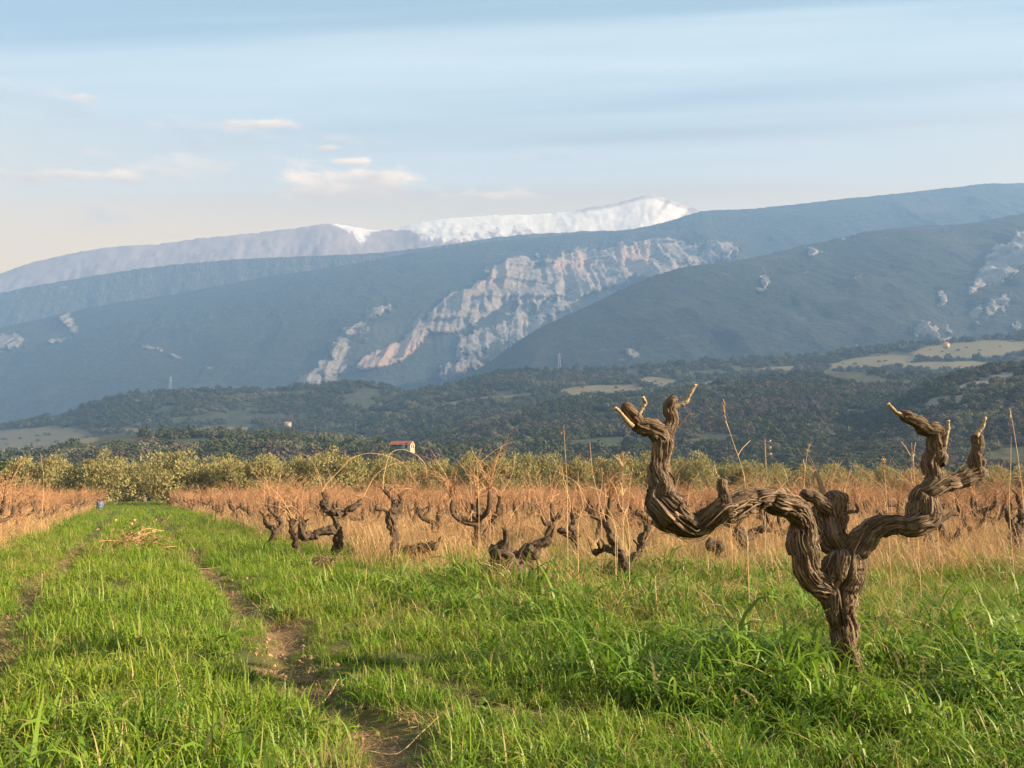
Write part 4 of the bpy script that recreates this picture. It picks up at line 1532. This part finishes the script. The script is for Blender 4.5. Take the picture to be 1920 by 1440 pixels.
# ------------------------------------------------------------------ buildings, poles and small things
def box(pt, lo, hi, a=0.0):
    lo, hi = np.array(lo, float), np.array(hi, float)
    V = np.array([[x, y, z] for x in (lo[0], hi[0]) for y in (lo[1], hi[1]) for z in (lo[2], hi[2])])
    pt.add(V, np.array([[0, 1, 3, 2], [4, 6, 7, 5], [0, 4, 5, 1], [2, 3, 7, 6], [0, 2, 6, 4], [1, 5, 7, 3]]), a)


def part_box(name, lo, hi, mat, parent):
    p = Parts()
    box(p, lo, hi)
    return link(name, p.mesh(name, mat), parent)


M_WALL = simple_mat('cream_render', (.36, .30, .20), (.44, .37, .26), 2)
M_TEAL = simple_mat('shaded_blue_wall', (.035, .075, .095), (.055, .10, .12), 3)  # blue front wall of the house, its shade put into the colour
M_TILE = simple_mat('roof_tiles', (.26, .085, .05), (.40, .16, .10), 1.5)
M_DARK = simple_mat('dark_opening', (.015, .015, .016), (.03, .03, .03), 5, .4)
M_WHITE = simple_mat('white_render', (.36, .35, .32), (.42, .41, .38), 2)
M_POLE = simple_mat('pole_wood', (.11, .085, .06), (.20, .155, .11), 3)
M_METAL = simple_mat('pylon_steel', (.34, .35, .36), (.46, .47, .48), 1, .5)
M_WIRE = simple_mat('wire', (.10, .10, .10), (.16, .16, .16), 1, .5)


def gable_house(pos, w, d, h, rise, label, front, side, tile, rotz=0, openings=True, name='house'):
    """the ridge of the roof runs along x; gables close the ends"""
    root = bpy.data.objects.new(name, None)
    COL.objects.link(root)
    root.location, root.rotation_euler = pos, (0, 0, rotz)
    tag(root, label, 'house')
    p = Parts()
    box(p, (-w / 2, -d / 2, -2), (w / 2 - .02, d / 2, h))
    link('wall', p.mesh('wall', front), root)
    for sx in (-1, 1):
        g = Parts()
        x0, x1 = (w / 2 - .02, w / 2 + .22) if sx > 0 else (-w / 2 - .22, -w / 2)
        prof = np.array([(-d / 2, -2), (d / 2, -2), (d / 2, h), (0, h + rise), (-d / 2, h)])
        V = np.array([(x, y, z) for x in (x0, x1) for y, z in prof])
        g.add(V, [[i, (i + 1) % 5, 5 + (i + 1) % 5, 5 + i] for i in range(5)])
        g.add(V, [[0, 4, 3], [0, 3, 1], [1, 3, 2], [5, 8, 9], [5, 6, 8], [6, 7, 8]])
        go = link('gable', g.mesh('gable', side), root)
        if openings and sx > 0:
            for y, z, ww, hh in ((-d * .2, h * .42, .9, 1.4), (d * .2, h * .42, .9, 1.4), (0, h + rise * .28, .7, .8)):
                part_box('window', (x1 - .05, y - ww / 2, z - hh / 2), (x1 + .03, y + ww / 2, z + hh / 2), M_DARK, go)
    rf = Parts()
    e = .5
    for s in (-1, 1):
        n = 14
        for i in range(n):          # courses of tiles, each lapping the next
            t0, t1 = i / n, (i + 1.15) / n
            y0, y1 = s * (d / 2 + e) * (1 - t0), s * (d / 2 + e) * max(0, 1 - t1)
            z0, z1 = h + rise * (t0 * (1 + e / d * 2) - e / d * 2) + .14, h + rise * (min(1, t1) * (1 + e / d * 2) - e / d * 2) + .06
            V = [(-w / 2 - e, y0, z0), (w / 2 + e, y0, z0), (w / 2 + e, y1, z1), (-w / 2 - e, y1, z1), (-w / 2 - e, y0, z0 - .1), (w / 2 + e, y0, z0 - .1)]
            rf.add(V, [[0, 1, 2, 3], [4, 5, 1, 0]])
    link('roof', rf.mesh('roof', tile), root)
    if openings:
        for x in (-w * .28, w * .02):
            part_box('window', (x - .6, -d / 2 - .04, h * .35), (x + .6, -d / 2 + .05, h * .35 + 1.2), M_DARK, root)
        part_box('door', (w * .26, -d / 2 - .05, -.2), (w * .26 + 1.1, -d / 2 + .05, 2.0), M_DARK, root)
    return root


def buildings():
    Y = 360.0
    p = at(754, 840, Y)
    gable_house(p, 9.0, 4.6, 1.5, 1.4, 'small house with red tiled roof, blue front with shade in its colour and sunlit cream gable', M_TEAL, M_WALL, M_TILE, -.28)
    p = at(1774, 650, 1180)
    gable_house(p, 6.5, 6, 4.6, 2.0, 'tiny cream house on the skyline of the field high on the right', M_WALL, M_WALL, M_TILE, .2, False)
    p = at(540, 796, 760)
    gable_house(p, 5, 3.5, 1.6, .6, 'tiny white hut among the woods below the left hill', M_WHITE, M_WHITE, M_WHITE, .1, False)


buildings()


def pole(px, y_top, Y, label, r=.12, arms=1, name='utility_pole', z0=None):
    x, _, zt = at(px, y_top, Y)
    root = bpy.data.objects.new(name, None)
    COL.objects.link(root)
    zb = float(gz(x, Y)) if z0 is None else z0
    root.location = (x, Y, zb)
    tag(root, label, 'utility pole')
    H = zt - zb
    V, F = tube([(0, 0, -.4), (0, 0, H * .5), (.02, 0, H)], [r * 1.15, r, r * .8], 10, 1.0)
    link('post', mesh_from('post', V, F, M_POLE, True), root)
    tops = []
    for i in range(arms):
        z = H - .25 - i * .75
        b = Parts()
        box(b, (.02, -.05, z - .05), (.75, .05, z + .05))
        link('bracket', b.mesh('bracket', M_POLE), root)
        V, F = tube([(.68, 0, z + .05), (.68, 0, z + .12), (.68, 0, z + .2)], [.05, .11, .06], 8, .03)
        link('insulator', mesh_from('insulator', V, F, M_WHITE, True), root)
        tops.append(np.array([x + .68, Y, zb + z + .2]))
    return tops


def wire(a, b, sag, label):
    t = np.linspace(0, 1, 24)[:, None]
    P = a + (b - a) * t
    P[:, 2] -= sag * 4 * (t * (1 - t))[:, 0]
    V, F = tube(P, .013, 4, 4.0)
    tag(link('power_line', mesh_from('power_line', V, F, M_WIRE)), label, 'wire')


def poles():
    t1 = pole(1433, 824, 98, 'bare wooden utility pole with three insulators above the olive tops', .13, 3)
    t2 = pole(2090, 806, 92, 'wooden utility pole standing past the right edge of the olive row', .13, 3)
    for i, (a, b) in enumerate(zip(t1, t2)):
        wire(a, b, 1.1, ('topmost', 'middle', 'lowest')[i] + ' of the three thin wires strung from the pole with insulators')
    for px, yt, yb, label in ((667, 788, 808, 'pale post standing in the woods left of the red roofed house'), (591, 800, 815, 'thin post in the woods below the white hut'),
                              (1386, 704, 722, 'thin pale pole beside the clearing behind the cut stubs'), (1093, 730, 748, 'short pole beside the tan clearing')):
        q = hill_point(px, yb)
        if q is None:
            continue
        Y = q[1]
        pole(px, yt, Y, label, .13 + Y * .00022, 0, z0=float(q[2]) - 2)
    for px, yt, yb, Y, label in ((319, 706, 735, 2200, 'steel lattice pylon in front of the blue slope above the left hill'), (1049, 662, 692, 2000, 'steel lattice pylon in front of the gorge mouth'),
                                 (1608, 646, 668, 1900, 'steel lattice pylon on the right behind the high fields')):
        top, bot = at(px, yt, Y), at(px, yb, Y)
        root = bpy.data.objects.new('pylon', None)
        COL.objects.link(root)
        root.location = bot
        tag(root, label, 'pylon')
        H = top[2] - bot[2]
        lat = Parts()
        w = H * .10
        for sx in (-1, 1):
            for sy in (-1, 1):
                V, F = tube([(sx * w, sy * w, -30), (sx * w * .9, sy * w * .9, 0), (sx * w * .2, sy * w * .2, H)], .28, 4, H)
                lat.add(V, F)
        for i in range(7):
            a, b = i / 7, (i + 1) / 7
            wa, wb = w * (.9 - .7 * a), w * (.9 - .7 * b)
            for s in (-1, 1):
                V, F = tube([(-wa, s * wa, a * H), (0, s * (wa + wb) / 2, (a + b) / 2 * H), (wb, s * wb, b * H)], .16, 3, H)
                lat.add(V, F)
        link('lattice', lat.mesh('lattice', M_METAL), root)
        for z in (.74, .86):
            V, F = tube([(-w * 1.3, 0, z * H), (0, 0, z * H + .6), (w * 1.3, 0, z * H)], .25, 4, 6)
            link('crossarm', mesh_from('crossarm', V, F, M_METAL), root)


poles()


def barrel():
    Y = 44.0
    x = at(188, 930, Y)[0]
    root = bpy.data.objects.new('barrel', None)
    COL.objects.link(root)
    root.location = (x, Y, float(gz(x, Y)))
    root.scale = (.62, .62, .5)
    tag(root, 'blue plastic barrel at the far end of the vines left of the track', 'barrel')
    M = simple_mat('blue_plastic', (.05, .07, .13), (.08, .10, .17), 4, .45)
    z = np.array([0, .03, .06, .28, .30, .32, .34, .56, .58, .60, .62, .82, .86, .87])
    r = np.array([.20, .23, .24, .25, .262, .262, .25, .25, .262, .262, .25, .24, .22, .001])
    th = np.linspace(0, 6.283, 20, endpoint=False)
    V = np.stack([r[:, None] * np.cos(th), r[:, None] * np.sin(th), z[:, None] + 0 * th], -1).reshape(-1, 3)
    link('body', mesh_from('body', V, grid_faces(len(z), 20, True), M, True), root)
    for a in (0.6, 3.7):
        V, F = tube([(.14 * math.cos(a), .14 * math.sin(a), .855), (.14 * math.cos(a), .14 * math.sin(a), .90)], .035, 8, .05)
        link('bung', mesh_from('bung', V, F, M_WHITE, True), root)


barrel()


def heap(px, py, w, h, n, leafy, label, seed):
    X, Y = ground_at(px, py)
    r = np.random.default_rng(seed)
    root = bpy.data.objects.new('brush_pile', None)
    COL.objects.link(root)
    root.location = (X, Y, float(gz(X, Y)))
    tag(root, label, 'brush pile')
    tw = Parts()
    for k in range(n):
        c = r.normal(size=3) * np.array([w * .22, w * .18, 0]) + np.array([0, 0, abs(r.normal()) * h * .35 + .02])
        a, el, L = r.uniform(0, 6.28), r.normal() * .35, r.uniform(.2, .6) * w
        d = np.array([math.cos(a) * math.cos(el), math.sin(a) * math.cos(el), math.sin(el)])
        P = np.array([c - d * L / 2, c + r.normal(size=3) * .04, c + d * L / 2])
        P[:, 2] = np.maximum(P[:, 2], .01)
        V, F = tube(P, r.uniform(.002, .006), 4, .12)
        tw.add(V, F, r.random())
    link('twigs', tw.mesh('twigs', CANE if leafy else DARK_TWIG), root)
    tag(root.children[0], kind='stuff')
    if leafy:
        lf = Parts()
        for k in range(leafy):
            c = np.array([r.normal() * w * .24 - .05, r.normal() * w * .2, abs(r.normal()) * h * .4 + h * .22])
            c[2] = min(c[2], h * 1.05)
            t, b = r.normal(size=3), r.normal(size=3)
            t /= np.linalg.norm(t)
            b = np.cross(t, b)
            b /= np.linalg.norm(b)
            s = r.uniform(.010, .026)
            nn = np.cross(t, b) * s * .4
            lf.add([c - t * s, c + b * s * .7 + nn, c + t * s, c - b * s * .7 + nn], [[0, 1, 2, 3]], r.random())
        tag(link('leaves', lf.mesh('leaves', simple_mat('dead_vine_leaves', (.20, .11, .07), (.40, .25, .17), 20, .8, .25, True)), root), kind='stuff')


heap(256, 1042, .85, .42, 70, 190, 'heap of cut canes with dead pinkish leaves on the grass between the ruts', 5)
heap(614, 1062, .42, .14, 60, 0, 'flat dark heap of twigs at the foot of the forked black vine', 6)


OLD_STRAW = simple_mat('old_straw', (.20, .14, .085), (.32, .23, .14), 20)


def loose_stick(pts, r, label, mat):
    P = []
    for px, py, up in pts:
        x, y = ground_at(px, py)
        P.append((x, y, float(gz(x, y)) + up))
    V, F = tube(P, np.linspace(r, r * .6, len(P)), 7, .03)
    tag(link('stick', mesh_from('stick', V, F, mat, True)), label, 'stick')


loose_stick([(588, 1300, .03), (612, 1294, .035), (634, 1280, .045)], .006, 'pale curved stick lying across the bare rut', OLD_STRAW)
loose_stick([(690, 1402, .03), (745, 1402, .035), (790, 1388, .04), (822, 1374, .05)], .0026, 'long thin straw stick lying in the rut at the bottom of the picture', OLD_STRAW)
loose_stick([(350, 1078, .04), (392, 1066, .05), (440, 1064, .05), (458, 1072, .04)], .006, 'dark thin stick lying beside the track behind the bare patch', DARK_TWIG)


def stalk(pts, Y, label, head=0, side=0):
    root = bpy.data.objects.new('dry_stalk', None)
    COL.objects.link(root)
    b = at(pts[0][0], pts[0][1], Y)
    zb = float(gz(b[0], Y))
    root.location = (b[0], Y, zb)
    tag(root, label, 'dry stalk', 'tall dead stalks among the vines')
    org = np.array([b[0], Y, zb])
    P = [np.array([0, 0, -.02])] + [at(x, y, Y) - org for x, y in pts]
    V, F = tube(P, np.linspace(.0024, .0012, len(P)), 5, .06)
    link('stem', mesh_from('stem', V, F, PALE_CANE, True), root)
    r = np.random.default_rng(int(pts[0][0]))
    if head:
        hp = Parts()
        e, d = P[-1], P[-1] - P[-2]
        d /= np.linalg.norm(d)
        for k in range(head):
            c = e - d * r.uniform(0, .10) + r.normal(size=3) * .006
            a = d + r.normal(size=3) * .5
            a /= np.linalg.norm(a)
            s = np.cross(a, r.normal(size=3))
            s /= np.linalg.norm(s)
            hp.add([c, c + a * .012 + s * .004, c + a * .028, c + a * .012 - s * .004], [[0, 1, 2, 3]], r.random())
        link('seed_head', hp.mesh('seed_head', G_DRY), root)
    for k in range(side):
        i = r.integers(len(P) // 2, len(P))
        q = P[i - 1] * .5 + P[i] * .5
        S = cane_path(r, q, r.uniform(.08, .2), r.uniform(0, 6.28), r.uniform(.2, .8), .3, 3)
        V, F = tube(S, .0014, 4, .1)
        link('twig', mesh_from('twig', V, F, PALE_CANE), root)


def stalks():
    stalk([(1398, 930), (1392, 880), (1375, 830), (1362, 790), (1356, 760)], 6.0, 'tallest bare stalk leaning over the left arm of the big vine', 10, 3)
    stalk([(1064, 960), (1063, 900), (1060, 850), (1057, 798)], 8.0, 'straight tall stalk left of the big vine, in front of the olive tops', 8)
    stalk([(1506, 960), (1508, 905), (1512, 860), (1518, 832)], 7.0, 'bent seed stalk rising behind the short middle stub of the big vine', 24, 1)
    stalk([(1664, 960), (1660, 905), (1657, 862)], 7.5, 'stalk with a fat brown seed head between the arms of the big vine', 60)
    stalk([(1718, 960), (1715, 900), (1709, 830)], 6.5, 'thin stalk crossing the sky of dark hill left of the middle branch', 6, 2)
    stalk([(1893, 960), (1895, 880), (1896, 818)], 7.2, 'upright stalk near the right edge of the picture', 0)
    stalk([(1920, 960), (1912, 880), (1900, 800), (1893, 765)], 6.4, 'leaning stalk that cuts the right edge of the picture', 6)
    stalk([(898, 960), (896, 900), (894, 860)], 9.0, 'single thin stalk in front of the olives between two arching canes', 6)
    stalk([(79, 960), (82, 900), (76, 850)], 18.0, 'tall twiggy stalk at the left above the orange canes', 0, 4)
    stalk([(1168, 960), (1168, 900), (1168, 850)], 9.5, 'dead weed with a broad twiggy head left of the big vine', 40, 16)
    r = np.random.default_rng(77)
    for k in range(14):
        px = r.uniform(1060, 1900) if k < 30 else r.uniform(650, 1080)
        Y = r.uniform(6.5, 11)
        h = r.uniform(868, 915)
        dx = r.normal() * 24
        stalk([(px - dx * .8 + r.normal() * 8, 985), (px - dx * .2 + r.normal() * 6, 950), (px + dx * .4, (930 + h) / 2), (px + dx * 1.2, h)], Y, 'thin dead stalk standing among the vines, tip against the olive tops', r.integers(0, 14), r.integers(0, 3))


stalks()


def dark_tree():
    Y = 64.0
    x, _, zt = at(8, 856, Y)
    root = bpy.data.objects.new('holm_oak', None)
    COL.objects.link(root)
    root.location = (x, Y, 0)
    tag(root, 'dark green tree at the left edge of the picture, beside the olives', 'tree')
    V, F, _, _ = limb([(0, 0, -.1), (.1, 0, .8), (0, .1, 1.8)], [.25, .2, .12], 10, .2, 5, .2, .2, False)
    link('trunk', mesh_from('trunk', V, F, OLIVE_BARK, True), root)
    src = blob_crown(41, 260)
    V = np.concatenate(src.V).reshape(-1, 4, 3)
    c = V.mean(1, keepdims=True)
    V = (c + (V - c) * .38) * np.array([2.4, 2.2, 2.3]) + np.array([0, 0, .6])
    k = zt / V[..., 2].max()
    F = np.arange(V.size // 3).reshape(-1, 4)
    link('crown', mesh_from('crown', V.reshape(-1, 3) * k, F, simple_mat('holm_leaves', (.02, .032, .012), (.045, .06, .022), 4), False), root)


dark_tree()

# ------------------------------------------------------------------ the air between the field and the mountains
def build_haze():
    lo, hi = np.array([-3400., -60., -8.]), np.array([3400., 5600., 1960.])
    V = np.array([[x, y, z] for x in (lo[0], hi[0]) for y in (lo[1], hi[1]) for z in (lo[2], hi[2])])
    F = np.array([[0, 1, 3, 2], [4, 6, 7, 5], [0, 4, 5, 1], [2, 3, 7, 6], [0, 2, 6, 4], [1, 5, 7, 3]])
    me = mesh_from('haze', V, F)
    m = bpy.data.materials.new('haze_air')
    m.use_nodes = True
    m.node_tree.nodes.remove(m.node_tree.nodes['Principled BSDF'])
    v = m.node_tree.nodes.new('ShaderNodeVolumePrincipled')
    v.inputs['Color'].default_value = (.245, .49, 1.0, 1)
    v.inputs['Density'].default_value = 1.95e-4
    v.inputs['Anisotropy'].default_value = 0.0
    m.node_tree.links.new(v.outputs[0], m.node_tree.nodes['Material Output'].inputs['Volume'])
    me.materials.append(m)
    tag(link('haze', me), kind='stuff')


build_haze()
